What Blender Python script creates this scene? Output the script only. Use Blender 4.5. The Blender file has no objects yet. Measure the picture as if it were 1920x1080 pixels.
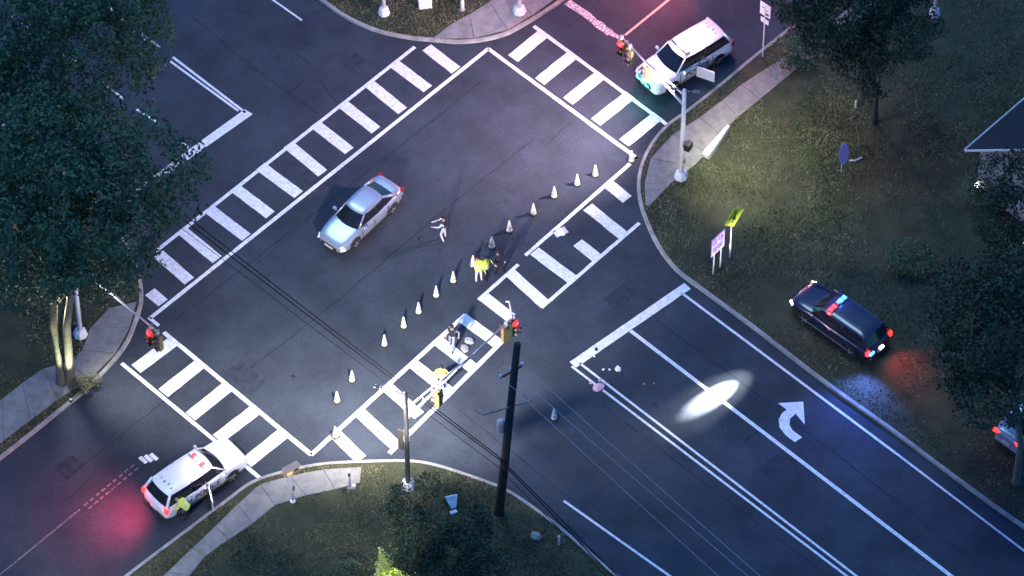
import bpy, bmesh, math, random
import numpy as np
from mathutils import Vector, Matrix, noise
from mathutils.geometry import tessellate_polygon

random.seed(7); np.random.seed(7)
S = bpy.context.scene
COL = S.collection
R = math.radians
PI = math.pi

# ------------------------------------------------------------------ camera
TH = R(52.2)            # how far the camera looks down
FPX = 10000.0           # focal length in photo pixels (1920 wide)
SC = 39.0               # photo pixels per metre at the look-at point
DIST = FPX / SC
CAMP = Vector((0, -DIST*math.cos(TH), DIST*math.sin(TH)))
cd = bpy.data.cameras.new('camera'); cam = bpy.data.objects.new('camera', cd); COL.objects.link(cam)
cam.location = CAMP; cam.rotation_euler = (PI/2 - TH, 0, 0)
cd.sensor_width = 36; cd.lens = 36*FPX/1920
cd.clip_start = 1; cd.clip_end = 3000
S.camera = cam

# ------------------------------------------------------------------ light
w = bpy.data.worlds.new('World'); S.world = w; w.use_nodes = True
nt = w.node_tree; nt.nodes.clear()
sky = nt.nodes.new('ShaderNodeTexSky'); sky.sky_type = 'NISHITA'; sky.sun_disc = False
SUN_EL, SUN_AZ = R(66), R(-25)      # azimuth from +Y, towards -X (upper left of the picture)
sky.sun_elevation = SUN_EL; sky.sun_rotation = SUN_AZ
sky.ozone_density = 6; sky.dust_density = 0.3; sky.air_density = 1.0
tint = nt.nodes.new('ShaderNodeMix'); tint.data_type = 'RGBA'; tint.blend_type = 'MULTIPLY'
tint.inputs['Factor'].default_value = 1.0
tint.inputs['B'].default_value = (0.21, 0.49, 0.92, 1)
bg = nt.nodes.new('ShaderNodeBackground'); bg.inputs['Strength'].default_value = 0.032
out = nt.nodes.new('ShaderNodeOutputWorld')
nt.links.new(sky.outputs[0], tint.inputs['A']); nt.links.new(tint.outputs['Result'], bg.inputs['Color'])
nt.links.new(bg.outputs[0], out.inputs[0])
sl = bpy.data.lights.new('moonlight', 'SUN'); so = bpy.data.objects.new('moonlight', sl); COL.objects.link(so)
sl.energy = 0.20; sl.angle = R(24); sl.color = (0.45, 0.76, 1.0)
sd = Vector((math.sin(SUN_AZ)*math.cos(SUN_EL), math.cos(SUN_AZ)*math.cos(SUN_EL), math.sin(SUN_EL)))
so.rotation_euler = sd.to_track_quat('Z', 'Y').to_euler()
vs = S.view_settings
vs.view_transform = 'Standard'; vs.look = 'None'; vs.gamma = 1; vs.use_curve_mapping = False
vs.exposure = 2.65

# ------------------------------------------------------------------ helpers
RIGHT = Vector((1, 0, 0)); UP = Vector((0, math.sin(TH), math.cos(TH))); FWD = Vector((0, math.cos(TH), -math.sin(TH)))
def G(px, py, z=0.0):
    d = RIGHT*((px-960)/FPX) + UP*((540-py)/FPX) + FWD
    t = (z-CAMP.z)/d.z
    return CAMP + d*t
def ang(p0, p1):
    a = G(*p0); b = G(*p1); return math.atan2(b.y-a.y, b.x-a.x)

MATS = {}
def mat(name, col, rough=0.8, metal=0.0, var=0.0, scale=4.0, bump=0.0, bscale=40.0, emit=None, estr=0.0,
        col2=None, alpha=None, coat=0.0, spec=None, thr=None):
    if name in MATS: return MATS[name]
    m = bpy.data.materials.new(name); m.use_nodes = True
    n = m.node_tree.nodes; l = m.node_tree.links
    b = n['Principled BSDF']
    b.inputs['Base Color'].default_value = (*col, 1)
    b.inputs['Roughness'].default_value = rough
    b.inputs['Metallic'].default_value = metal
    if spec is not None: b.inputs['Specular IOR Level'].default_value = spec
    if coat: b.inputs['Coat Weight'].default_value = coat; b.inputs['Coat Roughness'].default_value = 0.08
    tc = n.new('ShaderNodeTexCoord')
    if var or col2:
        nz = n.new('ShaderNodeTexNoise'); nz.inputs['Scale'].default_value = scale
        nz.inputs['Detail'].default_value = 6; nz.inputs['Roughness'].default_value = 0.65
        l.new(tc.outputs['Object'], nz.inputs['Vector'])
        rp = n.new('ShaderNodeValToRGB')
        c2 = col2 if col2 else tuple(c*(1+var) for c in col)
        c1 = col if col2 else tuple(c*(1-var) for c in col)
        lo, hi = thr if thr else (0.32, 0.68)
        rp.color_ramp.elements[0].position = lo; rp.color_ramp.elements[0].color = (*c1, 1)
        rp.color_ramp.elements[1].position = hi; rp.color_ramp.elements[1].color = (*c2, 1)
        l.new(nz.outputs['Fac'], rp.inputs['Fac']); l.new(rp.outputs[0], b.inputs['Base Color'])
    if bump:
        nb = n.new('ShaderNodeTexNoise'); nb.inputs['Scale'].default_value = bscale; nb.inputs['Detail'].default_value = 4
        l.new(tc.outputs['Object'], nb.inputs['Vector'])
        bp = n.new('ShaderNodeBump'); bp.inputs['Strength'].default_value = bump; bp.inputs['Distance'].default_value = 0.02
        l.new(nb.outputs['Fac'], bp.inputs['Height']); l.new(bp.outputs[0], b.inputs['Normal'])
    if emit:
        b.inputs['Emission Color'].default_value = (*emit, 1); b.inputs['Emission Strength'].default_value = estr
    MATS[name] = m
    return m

def mesh_obj(name, verts, faces, m, parent=None, smooth=False, kind=None):
    me = bpy.data.meshes.new(name)
    me.from_pydata([tuple(v) for v in verts], [], faces); me.update()
    ms = m if isinstance(m, (list, tuple)) else [m]
    for x in ms: me.materials.append(x)
    if smooth: me.shade_smooth()
    o = bpy.data.objects.new(name, me); COL.objects.link(o)
    if parent: o.parent = parent
    if kind: o['kind'] = kind
    return o
def empty(name, loc, rz=0.0):
    o = bpy.data.objects.new(name, None); COL.objects.link(o)
    o.location = loc; o.rotation_euler = (0, 0, rz); o.empty_display_size = 0.2
    return o
def tag(o, label, cat, group=None, kind=None):
    o['label'] = label
    if kind: o['kind'] = kind
    else: o['category'] = cat
    if group: o['group'] = group
    return o

class MB:
    """collects shapes, then links them as one mesh object"""
    def __init__(s): s.v = []; s.f = []
    def add(s, vs, fs):
        k = len(s.v); s.v += [Vector(v) for v in vs]; s.f += [tuple(i+k for i in f) for f in fs]
    def box(s, c, size, rz=0.0, top=1.0, rot=None):
        hx, hy, hz = size[0]/2, size[1]/2, size[2]/2
        vs = [(-hx,-hy,-hz),(hx,-hy,-hz),(hx,hy,-hz),(-hx,hy,-hz),(-hx*top,-hy*top,hz),(hx*top,-hy*top,hz),(hx*top,hy*top,hz),(-hx*top,hy*top,hz)]
        M = rot if rot else Matrix.Rotation(rz, 3, 'Z')
        s.add([M @ Vector(v) + Vector(c) for v in vs], [(0,3,2,1),(4,5,6,7),(0,1,5,4),(1,2,6,5),(2,3,7,6),(3,0,4,7)])
    def tube(s, pts, rad, n=8, caps=True):
        pts = [Vector(p) for p in pts]
        rs = rad if isinstance(rad, (list, tuple)) else [rad]*len(pts)
        k = len(s.v)
        for i, p in enumerate(pts):
            t = (pts[min(i+1, len(pts)-1)] - pts[max(i-1, 0)]).normalized()
            a = t.cross(Vector((0,0,1)))
            if a.length < 1e-3: a = Vector((1,0,0))
            a.normalize(); b = t.cross(a)
            for j in range(n):
                th = 2*PI*j/n
                s.v.append(p + (a*math.cos(th) + b*math.sin(th))*rs[i])
        for i in range(len(pts)-1):
            for j in range(n):
                s.f.append((k+i*n+j, k+i*n+(j+1)%n, k+(i+1)*n+(j+1)%n, k+(i+1)*n+j))
        if caps:
            s.f.append(tuple(k+j for j in reversed(range(n)))); s.f.append(tuple(k+(len(pts)-1)*n+j for j in range(n)))
    def lathe(s, prof, n=16, c=(0,0,0)):
        k = len(s.v); c = Vector(c)
        for r, z in prof:
            for j in range(n):
                s.v.append(c + Vector((r*math.cos(2*PI*j/n), r*math.sin(2*PI*j/n), z)))
        for i in range(len(prof)-1):
            for j in range(n):
                s.f.append((k+i*n+j, k+i*n+(j+1)%n, k+(i+1)*n+(j+1)%n, k+(i+1)*n+j))
        s.f.append(tuple(k+j for j in reversed(range(n)))); s.f.append(tuple(k+(len(prof)-1)*n+j for j in range(n)))
    def grid(s, fn, nu, nv):
        k = len(s.v)
        for i in range(nu+1):
            for j in range(nv+1): s.v.append(Vector(fn(i/nu, j/nv)))
        for i in range(nu):
            for j in range(nv):
                a = k+i*(nv+1)+j; s.f.append((a, a+nv+1, a+nv+2, a+1))
    def build(s, name, m, parent=None, smooth=False, kind=None):
        return mesh_obj(name, s.v, s.f, m, parent, smooth, kind)

def catmull(pts, n=8):
    P = [Vector(p) for p in pts]; P = [P[0]*2-P[1]] + P + [P[-1]*2-P[-2]]
    out = []
    for i in range(1, len(P)-2):
        p0, p1, p2, p3 = P[i-1:i+3]
        d0 = max((p1-p0).length, 1e-4)**.5; d1 = max((p2-p1).length, 1e-4)**.5; d2 = max((p3-p2).length, 1e-4)**.5
        t0, t1, t2, t3 = 0, d0, d0+d1, d0+d1+d2
        for k in range(n):
            t = t1 + (t2-t1)*k/n
            A1 = p0*((t1-t)/(t1-t0))+p1*((t-t0)/(t1-t0)); A2 = p1*((t2-t)/(t2-t1))+p2*((t-t1)/(t2-t1)); A3 = p2*((t3-t)/(t3-t2))+p3*((t-t2)/(t3-t2))
            B1 = A1*((t2-t)/(t2-t0))+A2*((t-t0)/(t2-t0)); B2 = A2*((t3-t)/(t3-t1))+A3*((t-t1)/(t3-t1))
            out.append(B1*((t2-t)/(t2-t1))+B2*((t-t1)/(t2-t1)))
    out.append(P[-2]); return out

# ------------------------------------------------------------------ materials
M_ASPH = mat('asphalt', (.040,.051,.069), .9, var=.30, scale=.35, bump=.5, bscale=60, spec=.25)
# fine tyre-worn mottling on top of the broad variation
def asphalt_detail(m):
    n = m.node_tree.nodes; l = m.node_tree.links; b = n['Principled BSDF']
    tc = [x for x in n if x.type == 'TEX_COORD'][0]
    src = b.inputs['Base Color'].links[0].from_socket
    f = n.new('ShaderNodeTexNoise'); f.inputs['Scale'].default_value = 9; f.inputs['Detail'].default_value = 8; f.inputs['Roughness'].default_value = .8
    l.new(tc.outputs['Object'], f.inputs['Vector'])
    mr = n.new('ShaderNodeMapRange'); mr.inputs['From Min'].default_value = .3; mr.inputs['From Max'].default_value = .7
    mr.inputs['To Min'].default_value = .68; mr.inputs['To Max'].default_value = 1.26
    l.new(f.outputs['Fac'], mr.inputs['Value'])
    mx = n.new('ShaderNodeMix'); mx.data_type = 'RGBA'; mx.blend_type = 'MULTIPLY'; mx.inputs['Factor'].default_value = 1
    l.new(src, mx.inputs['A']); l.new(mr.outputs[0], mx.inputs['B']); l.new(mx.outputs['Result'], b.inputs['Base Color'])
asphalt_detail(M_ASPH)
M_PAINT = mat('road_paint', (.44,.445,.47), .6, col2=(.84,.85,.88), scale=5, thr=(.22,.60))
M_PAINTW = mat('worn_road_paint', (.10,.10,.105), .7, col2=(.62,.62,.62), scale=9, thr=(.40,.56))
M_YEL = mat('yellow_road_paint', (.20,.17,.10), .7, col2=(.62,.53,.38), scale=10, thr=(.3,.5))
M_CONC = mat('sidewalk_concrete', (.23,.225,.215), .85, var=.22, scale=2.5, bump=.3, bscale=50)
M_CURB = mat('kerb_concrete', (.30,.30,.285), .85, var=.35, scale=1.7)
M_LAWN = mat('lawn_soil', (.026,.032,.017), .95, col2=(.062,.066,.034), scale=.8, bump=.6, bscale=14)
M_GRASS = mat('grass_blades', (.07,.09,.04), .8, col2=(.26,.26,.15), scale=.6)
M_LEAF_D = mat('dark_leaves', (.035,.085,.038), .7, col2=(.085,.16,.075), scale=.5)
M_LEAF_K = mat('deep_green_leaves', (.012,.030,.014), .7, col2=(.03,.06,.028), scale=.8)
M_LEAF_Y = mat('yellow_green_leaves', (.22,.30,.05), .6, col2=(.62,.70,.24), scale=5)
M_BARK = mat('bark', (.13,.12,.085), .9, var=.4, scale=6, bump=.8, bscale=20)
M_GALV = mat('galvanised_steel', (.50,.50,.52), .45, metal=.35, var=.15, scale=6)
M_WPOLE = mat('white_painted_steel', (.72,.72,.74), .5, var=.12, scale=6)
M_WOOD = mat('creosoted_wood', (.028,.024,.024), .85, var=.4, scale=8)
M_BLK = mat('black_plastic', (.015,.015,.017), .5, var=.2)
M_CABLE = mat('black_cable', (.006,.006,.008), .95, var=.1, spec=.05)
M_DSTEEL = mat('weathered_steel', (.16,.16,.17), .6, metal=.2, var=.2, scale=5)
M_FADE = mat('faded_road_paint', (.05,.055,.065), .8, col2=(.22,.22,.23), scale=9, thr=(.40,.60))
M_WIRE = mat('aluminium_wire', (.45,.45,.48), .4, metal=.3, var=.1)
M_SIGY = mat('signal_yellow', (.16,.13,.05), .5, var=.2)
M_TYRE = mat('tyre_rubber', (.018,.018,.020), .85, var=.2)
M_RIM = mat('alloy_rim', (.55,.56,.58), .3, metal=.7, var=.08)
M_GLASS = mat('dark_car_glass', (.012,.016,.022), .06, var=.1, spec=.6)
M_SILV = mat('silver_car_paint', (.36,.40,.47), .28, metal=.45, coat=.6, var=.03)
M_WHITE = mat('white_car_paint', (.80,.81,.82), .3, coat=.6, var=.02)
M_DKBLUE = mat('black_blue_car_paint', (.012,.015,.034), .22, coat=.8, var=.1)
M_TRIM = mat('dark_trim', (.02,.02,.022), .4, var=.1)
M_PLATE = mat('licence_plate', (.6,.6,.6), .5, var=.1)
M_RED_E = mat('red_lamp_glow', (.5,.02,.02), .3, emit=(1,.02,.03), estr=1.4)
M_TAIL_E = mat('tail_lamp_glow', (.5,.02,.02), .3, emit=(1,.02,.015), estr=.9)
M_TAIL = mat('tail_lamp_red', (.30,.015,.015), .2, var=.1)
M_BLUE_E = mat('blue_lamp_glow', (.03,.08,.5), .3, emit=(.06,.25,1), estr=.75)
M_WHT_E = mat('white_lamp_glow', (.8,.8,.8), .3, emit=(.9,.93,1), estr=2.2)
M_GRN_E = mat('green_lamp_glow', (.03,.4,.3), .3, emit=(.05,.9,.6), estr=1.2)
M_ORG_E = mat('orange_hand_glow', (.5,.2,.05), .3, emit=(1,.35,.15), estr=.35)
M_HEAD = mat('headlamp_lens', (.75,.78,.80), .08, var=.05)
M_VIS = mat('hi_vis_yellow', (.62,.80,.10), .7, var=.1, emit=(.6,.8,.1), estr=0.0)
M_CONE = mat('cone_sleeve', (.88,.90,.66), .5, var=.08)
M_CONEB = mat('cone_base_rubber', (.03,.03,.02), .8, var=.2)
M_SIGNY = mat('fluorescent_yellow_sign', (.72,.88,.04), .5, var=.04)
M_SIGNW = mat('white_sign_face', (.82,.82,.84), .5, var=.05)
M_SIGNP = mat('lilac_sign_face', (.66,.46,.84), .5, var=.08)
M_PURP = mat('purple_sign_print', (.22,.13,.40), .5, var=.1)
M_SKIN = mat('skin', (.42,.27,.20), .6, var=.06)
M_NAVY = mat('navy_uniform', (.012,.015,.030), .85, var=.2)
M_GREY = mat('grey_clothing', (.26,.28,.33), .85, var=.3, scale=9)
M_PALE = mat('pale_clothing', (.62,.64,.68), .8, var=.15)
M_HAIR = mat('dark_hair', (.012,.010,.010), .7, var=.2)
M_BLUEG = mat('blue_grey_panel', (.25,.26,.55), .6, var=.1)
M_PINK = mat('pink_cloth', (.75,.40,.48), .9, var=.2, scale=12)
M_ROOF = mat('dark_roof_shingles', (.014,.016,.026), .9, var=.25, scale=5)
M_WALL = mat('house_siding', (.30,.30,.30), .8, var=.1)
M_TRIMW = mat('white_fascia', (.62,.62,.66), .5, var=.1)
M_STONE = mat('grey_stone', (.26,.26,.26), .9, var=.3, scale=5)
M_BRN = mat('sign_back_brown', (.16,.13,.13), .7, var=.2)
M_CABW = mat('cabinet_white', (.75,.76,.78), .5, var=.05)
M_ICE = mat('pale_blue_plastic', (.55,.72,.80), .5, var=.12)

# ------------------------------------------------------------------ setting: road sheet
BIG = 420
def sheet(name, m, z, x0, x1, y0, y1, nx=1, ny=1, kind=None, parent=None):
    b = MB(); b.grid(lambda u, v: (x0+(x1-x0)*u, y0+(y1-y0)*v, z), nx, ny)
    return b.build(name, m, parent, kind=kind)
base = sheet('ground', M_LAWN, -0.3, -1500, 1500, -1500, 1500, kind='structure'); base['label'] = 'dark open ground reaching the horizon'
road = sheet('road', M_ASPH, 0.0, -BIG, BIG, -BIG, BIG, kind='structure'); road['label'] = 'dark asphalt of the crossing and its four roads'

# islands: raised lawns behind kerbs
A_far = lambda p, dx: (p[0]+dx, p[1]-.80*dx)
B_far = lambda p, dx: (p[0]+dx, p[1]+.78*dx)
K_W = [(-5200,4950),(-800,1480),(-200,1010),(0,858),(100,778),(170,720),(208,680),(234,645),(250,608),(262,565),(258,520),(235,462),(190,400),(100,312),(0,235),(-200,80),(-5200,-3900)]
K_N = [(-3200,-2950),(300,-235),(560,-35),(612,5),(650,31),(705,56),(767,70),(805,74),(870,78),(940,66),(980,46),(1015,25),(1052,0),(1300,-190),(5600,-3500)]
K_E = [(6000,-3560),(1700,-112),(1422,105),(1350,165),(1290,212),(1252,240),(1222,277),(1204,318),(1200,352),(1206,390),(1236,460),(1272,507),(1315,540),(1410,610),(1560,725),(1677,808),(1770,878),(1865,948),(1960,1015),(2700,1560),(6400,4400)]
K_S = [(-4900,4750),(-200,1400),(150,1152),(270,1060),(350,1000),(430,940),(475,908),(540,887),(600,875),(655,871),(715,869),(770,869),(810,875),(860,890),(930,915),(960,930),(1040,987),(1140,1072),(1240,1150),(2000,1740),(4900,4000)]
ISL = {}
def island(key, K, corner_dir, label):
    pts = [G(*p) for p in K]
    sm = catmull([Vector((p.x, p.y, 0)) for p in pts], 7)
    # far closure
    far = [sm[-1] + Vector(corner_dir[0]), sm[0] + Vector(corner_dir[1])]
    poly = sm + far
    z = 0.12
    tris = tessellate_polygon([poly])
    vs = [Vector((p.x, p.y, z)) for p in poly]
    # orientation
    fs = []
    for t in tris:
        a, b, c = (vs[i] for i in t)
        fs.append(tuple(t) if (b-a).cross(c-a).z > 0 else tuple(reversed(t)))
    o = mesh_obj('lawn', vs, fs, M_LAWN, kind='structure'); o['label'] = label
    ISL[key] = [(p.x, p.y) for p in poly]
    # kerb: box ribbon along the edge, outside of the lawn by 15 cm
    area = sum(poly[i].x*poly[(i+1)%len(poly)].y - poly[(i+1)%len(poly)].x*poly[i].y for i in range(len(poly)))
    sgn = 1 if area > 0 else -1
    kv, kf = [], []
    for i, p in enumerate(sm):
        t = (sm[min(i+1, len(sm)-1)] - sm[max(i-1, 0)]).normalized()
        nn = Vector((t.y, -t.x, 0))*sgn
        a = p - nn*.02; b = p + nn*.14
        kv += [(a.x, a.y, 0.0), (a.x, a.y, .136), (b.x, b.y, .128), (b.x+nn.x*.02, b.y+nn.y*.02, 0.0)]
        if i:
            k = 4*i
            for j in range(3): 
                q = (k-4+j, k+j, k+j+1, k-3+j)
                kf.append(q if sgn < 0 else tuple(reversed(q)))
    kb = mesh_obj('kerb', kv, kf, M_CURB, kind='structure', smooth=False)
    kb['label'] = 'pale concrete kerb round ' + label
    return o
island('W', K_W, ((-400,0,0),(-400,0,0)), 'the left corner lawn under the big trees')
island('N', K_N, ((0,300,0),(0,300,0)), 'the top corner lawn with the white pole bases')
island('E', K_E, ((300,0,0),(300,0,0)), 'the right hand lawn with the yellow sign')
island('S', K_S, ((0,-300,0),(0,-300,0)), 'the bottom corner lawn behind the utility pole')

def inside(poly, x, y):
    c = False; n = len(poly); j = n-1
    for i in range(n):
        xi, yi = poly[i]; xj, yj = poly[j]
        if (yi > y) != (yj > y) and x < (xj-xi)*(y-yi)/(yj-yi)+xi: c = not c
        j = i
    return c

# sidewalks, slab by slab
WALKS = []
def sidewalk(L, Rr, label, seg=1.5):
    l = [Vector((p.x, p.y, 0)) for p in catmull([G(*p, .12) for p in L], 12)]
    r = [Vector((p.x, p.y, 0)) for p in catmull([G(*p, .12) for p in Rr], 12)]
    WALKS.append([(p.x, p.y) for p in l] + [(p.x, p.y) for p in reversed(r)])
    bv = []; bf = []
    for a, b in zip(l, r): bv += [(a.x, a.y, .126), (b.x, b.y, .126)]
    for i in range(len(l)-1):
        q = (2*i, 2*i+1, 2*i+3, 2*i+2); a, b_, c = (Vector(bv[t]) for t in q[:3])
        bf.append(q if (b_-a).cross(c-a).z > 0 else tuple(reversed(q)))
    o = mesh_obj('sidewalk', bv, bf, mat('joint_dirt', (.05,.05,.045), .95, var=.3), kind='structure'); o['label'] = label
    mid = [(a+b)/2 for a, b in zip(l, r)]
    d = [0]
    for i in range(1, len(mid)): d.append(d[-1] + (mid[i]-mid[i-1]).length)
    def at(arr, s):
        for i in range(1, len(d)):
            if d[i] >= s:
                t = (s-d[i-1])/(d[i]-d[i-1]+1e-9); return arr[i-1].lerp(arr[i], t)
        return arr[-1]
    s = 0; n = 0
    while s < d[-1]-.2 and n < 46:
        e = min(s+seg, d[-1]); n += 1
        a, b_, c, dd = at(l, s+.012), at(r, s+.012), at(r, e-.012), at(l, e-.012)
        h = .148 + random.uniform(-.003, .003)
        vs = []
        for z in (.126, h):
            for p in (a, b_, c, dd): vs.append((p.x, p.y, z))
        fs = [(4,5,6,7),(0,1,5,4),(1,2,6,5),(2,3,7,6),(3,0,4,7)]
        v = [Vector(q) for q in vs]
        if (v[5]-v[4]).cross(v[6]-v[4]).z < 0: fs = [tuple(reversed(f)) for f in fs]
        mesh_obj('slab', vs, fs, M_CONC, o)
        s = e
    return o
sidewalk([(678,876),(620,879),(560,889),(505,903),(474,916),(440,952),(362,1027),(312,1075),(100,1262)],
         [(675,905),(640,915),(590,926),(535,938),(500,958),(470,985),(385,1043),(355,1080),(150,1272)], 'pale slab footway bending round the bottom corner')
sidewalk([(256,566),(244,612),(226,648),(186,698),(115,745),(0,832),(-200,985)],
         [(205,578),(170,615),(158,648),(142,675),(85,690),(0,752),(-200,905)], 'pale slab footway on the left corner under the trees')
sidewalk([(812,72),(870,74),(936,62),(976,43),(1080,-30)], [(847,45),(872,32),(905,12),(940,-10),(1040,-70)], 'pinkish slab ramp at the top corner')
sidewalk([(1210,384),(1209,342),(1220,298),(1246,264),(1290,236),(1340,200),(1400,152),(1470,108),(1700,-68),(2200,-445)],
         [(1216,388),(1262,340),(1300,312),(1318,298),(1337,268),(1370,232),(1435,178),(1503,122),(1735,-53),(2240,-425)], 'pinkish slab footway leading away from the right corner')

# ------------------------------------------------------------------ painted markings (children of the road)
def strip(name, p0, p1, width, m=M_PAINT, z=.004, jag=0.0):
    a = G(*p0); b = G(*p1); d = (b-a); L = d.length; d.normalize(); n = Vector((-d.y, d.x, 0))
    k = max(1, int(L/.35)); vs = []; fs = []
    for i in range(k+1):
        p = a + d*(L*i/k)
        wl = width/2 + random.uniform(-1, 1)*jag; wr = width/2 + random.uniform(-1, 1)*jag
        q = p + n*wl; r = p - n*wr
        vs += [(q.x, q.y, z), (r.x, r.y, z)]
        if i: fs.append((2*i-2, 2*i-1, 2*i+1, 2*i))
    return mesh_obj(name, vs, fs, m, road)
def poly(name, pts, m=M_PAINT, z=.004):
    vs = [G(*p) for p in pts]; vs = [Vector((v.x, v.y, z)) for v in vs]
    fs = []
    for t in tessellate_polygon([vs]):
        a, b, c = (vs[i] for i in t)
        fs.append(tuple(t) if (b-a).cross(c-a).z > 0 else tuple(reversed(t)))
    return mesh_obj(name, vs, fs, m, road)
LW = .20
# upper left crossing
strip('crosswalk_line', (290,473), (778,88), .19, jag=.006); strip('crosswalk_line', (281,597), (916,91), .20, jag=.006)
for o_, i_ in [((800,89),(855,132)),((740,120),(802,167)),((690,155),(755,208)),((641,194),(705,244)),((590,232),(655,283)),((540,271),(605,325)),
               ((488,312),(560,365)),((440,352),(507,403)),((392,392),(462,445)),((341,432),(407,487)),((297,476),(355,527)),((281,547),(306,568))]:
    strip('crosswalk_bar', o_, i_, .60, z=.008, jag=.01)
# lower left crossing
strip('crosswalk_line', (228,681), (493,901), .20, jag=.006); strip('crosswalk_line', (307,623), (584,853), .22, jag=.006); strip('crosswalk_line', (279,595), (298,611), .18)
for o_, i_ in [((255,692),(325,640)),((306,737),(373,684)),((357,781),(426,726)),((408,823),(480,768)),((462,868),(532,812))]:
    strip('crosswalk_bar', o_, i_, .66, z=.008, jag=.01)
# lower right crossing
strip('crosswalk_line', (583,853), (873,590), .22, jag=.008); strip('crosswalk_line', (897,562), (972,496), .18, jag=.01); strip('crosswalk_line', (985,479), (1196,294), .19, jag=.006)
strip('crosswalk_line', (730,850), (946,636), .22, jag=.01); strip('crosswalk_line', (1015,577), (1199,418), .19, jag=.008)
for i_, o_ in [((628,813),(677,861)),((673,772),(742,836)),((722,722),(786,779)),((772,680),(842,735)),((822,640),(890,693)),((866,595),(938,648)),
               ((908,557),(958,596)),((957,512),(1023,572)),((1002,471),(1073,524)),((1083,455),(1120,485)),((1102,388),(1168,441)),((1141,345),(1176,374))]:
    strip('crosswalk_bar', i_, o_, .60, z=.008, jag=.012)
# upper right crossing
strip('crosswalk_line', (1001,49), (1251,234), .20, jag=.008); strip('crosswalk_line', (915,91), (1196,298), .20, jag=.008)
for o_, i_ in [((1020,62),(962,110)),((1075,102),(1012,153)),((1127,140),(1065,190)),((1182,178),(1117,229)),((1234,217),(1170,268))]:
    strip('crosswalk_bar', o_, i_, .64, z=.008, jag=.012)
# upper right road
strip('stop_line', (1064,3), (1145,62), .42, m=M_PAINTW, jag=.05); strip('centre_line', (1172,66), (1252,1), .12, m=M_YEL); strip('centre_line', (1252,1), (1900,-510), .12, m=M_YEL)
strip('stop_line', (1145,62), (1176,80), .22, m=M_PAINTW, jag=.05)
# upper left road
strip('centre_line', (324,107), (460,211), .13); strip('centre_line', (318,114), (447,208), .12)
strip('centre_line', (60,-90), (300,89), .12, m=M_PAINTW)
poly('stop_line', [(459,205),(474,214),(352,300),(338,292)])
strip('stop_line', (340,300), (222,388), .42, m=M_PAINTW)
for a, b in [((105,93),(142,116)),((190,152),(232,186)),((256,205),(300,232)),((334,260),(354,278)),((20,30),(56,56)),((50,55),(70,68))]: strip('lane_dash', a, b, .12)
strip('lane_dash', (205,13),(228,32), .10); strip('lane_dash', (248,57),(272,76), .10)
strip('edge_line', (505,-5), (566,38), .10); strip('edge_line', (440,-58), (505,-5), .10)
# lower right road
strip('stop_line', (1074,684), (1289,536), .46, jag=.01)
strip('lane_line', (1182,620), (1790,1085), .19); strip('lane_line', (1790,1085), (3000,2010), .19)
strip('centre_line', (1072,687), (1594,1085), .12); strip('centre_line', (1087,681), (1612,1085), .12)
strip('centre_line', (1594,1085), (3000,2157), .12); strip('centre_line', (1612,1085), (3000,2153), .12)
strip('edge_line', (1279,550), (1680,850), .13); strip('edge_line', (1680,850), (1922,1034), .11); strip('edge_line', (1922,1034), (3000,1854), .11)
strip('edge_line', (1057,939), (1260,1083), .12); strip('edge_line', (1260,1083), (2600,2040), .12)
poly('turn_arrow', [(1459,756),(1506,753),(1509,796),(1492,776),(1482,784),(1480,796),(1486,807),(1504,820),(1490,829),(1473,816),(1462,802),(1460,787),(1466,775),(1475,768)])
# lower left road
for k in range(9):
    t = k/9; x = 158+(255-158)*t; y = 948+(868-948)*t
    strip('centre_line', (x, y), (x+7, y-6), .10, m=M_FADE); strip('centre_line', (x+8, y+6), (x+15, y), .09, m=M_FADE)
strip('centre_line', (-40,1110), (150,955), .08, m=M_FADE)
for k in range(3): strip('rumble_bar', (262+k*10, 857-k*3), (275+k*10, 868-k*3), .20)
for p in [((1040,440),(1062,430))]: strip('paint_patch', p[0], p[1], .42)

# darker repaired patches and tar seams in the asphalt
M_TAR = mat('tar_seam', (.027,.033,.046), .95, var=.3, spec=.1)
M_PATCH = mat('asphalt_patch', (.036,.045,.061), .95, spec=.15, var=.3, scale=3)
def seam(pts):
    P = catmull([G(*p) for p in pts], 10); vs = []; fs = []
    for i, p in enumerate(P):
        t = (P[min(i+1,len(P)-1)]-P[max(i-1,0)]).normalized(); n = Vector((-t.y,t.x,0)); j = .022+random.uniform(-.01,.012)
        off = n*random.uniform(-.03,.03)
        vs += [(p.x+n.x*j+off.x, p.y+n.y*j+off.y, .002), (p.x-n.x*j+off.x, p.y-n.y*j+off.y, .002)]
        if i: fs.append((2*i-2,2*i-1,2*i+1,2*i))
    mesh_obj('tar_seam', vs, fs, M_TAR, road)
seam([(330,600),(480,485),(640,360),(800,235),(905,150)]); seam([(470,690),(600,590),(790,430),(1000,260)])
seam([(120,900),(260,790),(330,735)]); seam([(1130,760),(1300,890),(1560,1085)]); seam([(1230,600),(1500,800),(1850,1070)])
seam([(360,30),(480,130),(600,215)]); seam([(1080,40),(1200,-60)]); seam([(850,760),(1000,880),(1200,1040)])

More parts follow.
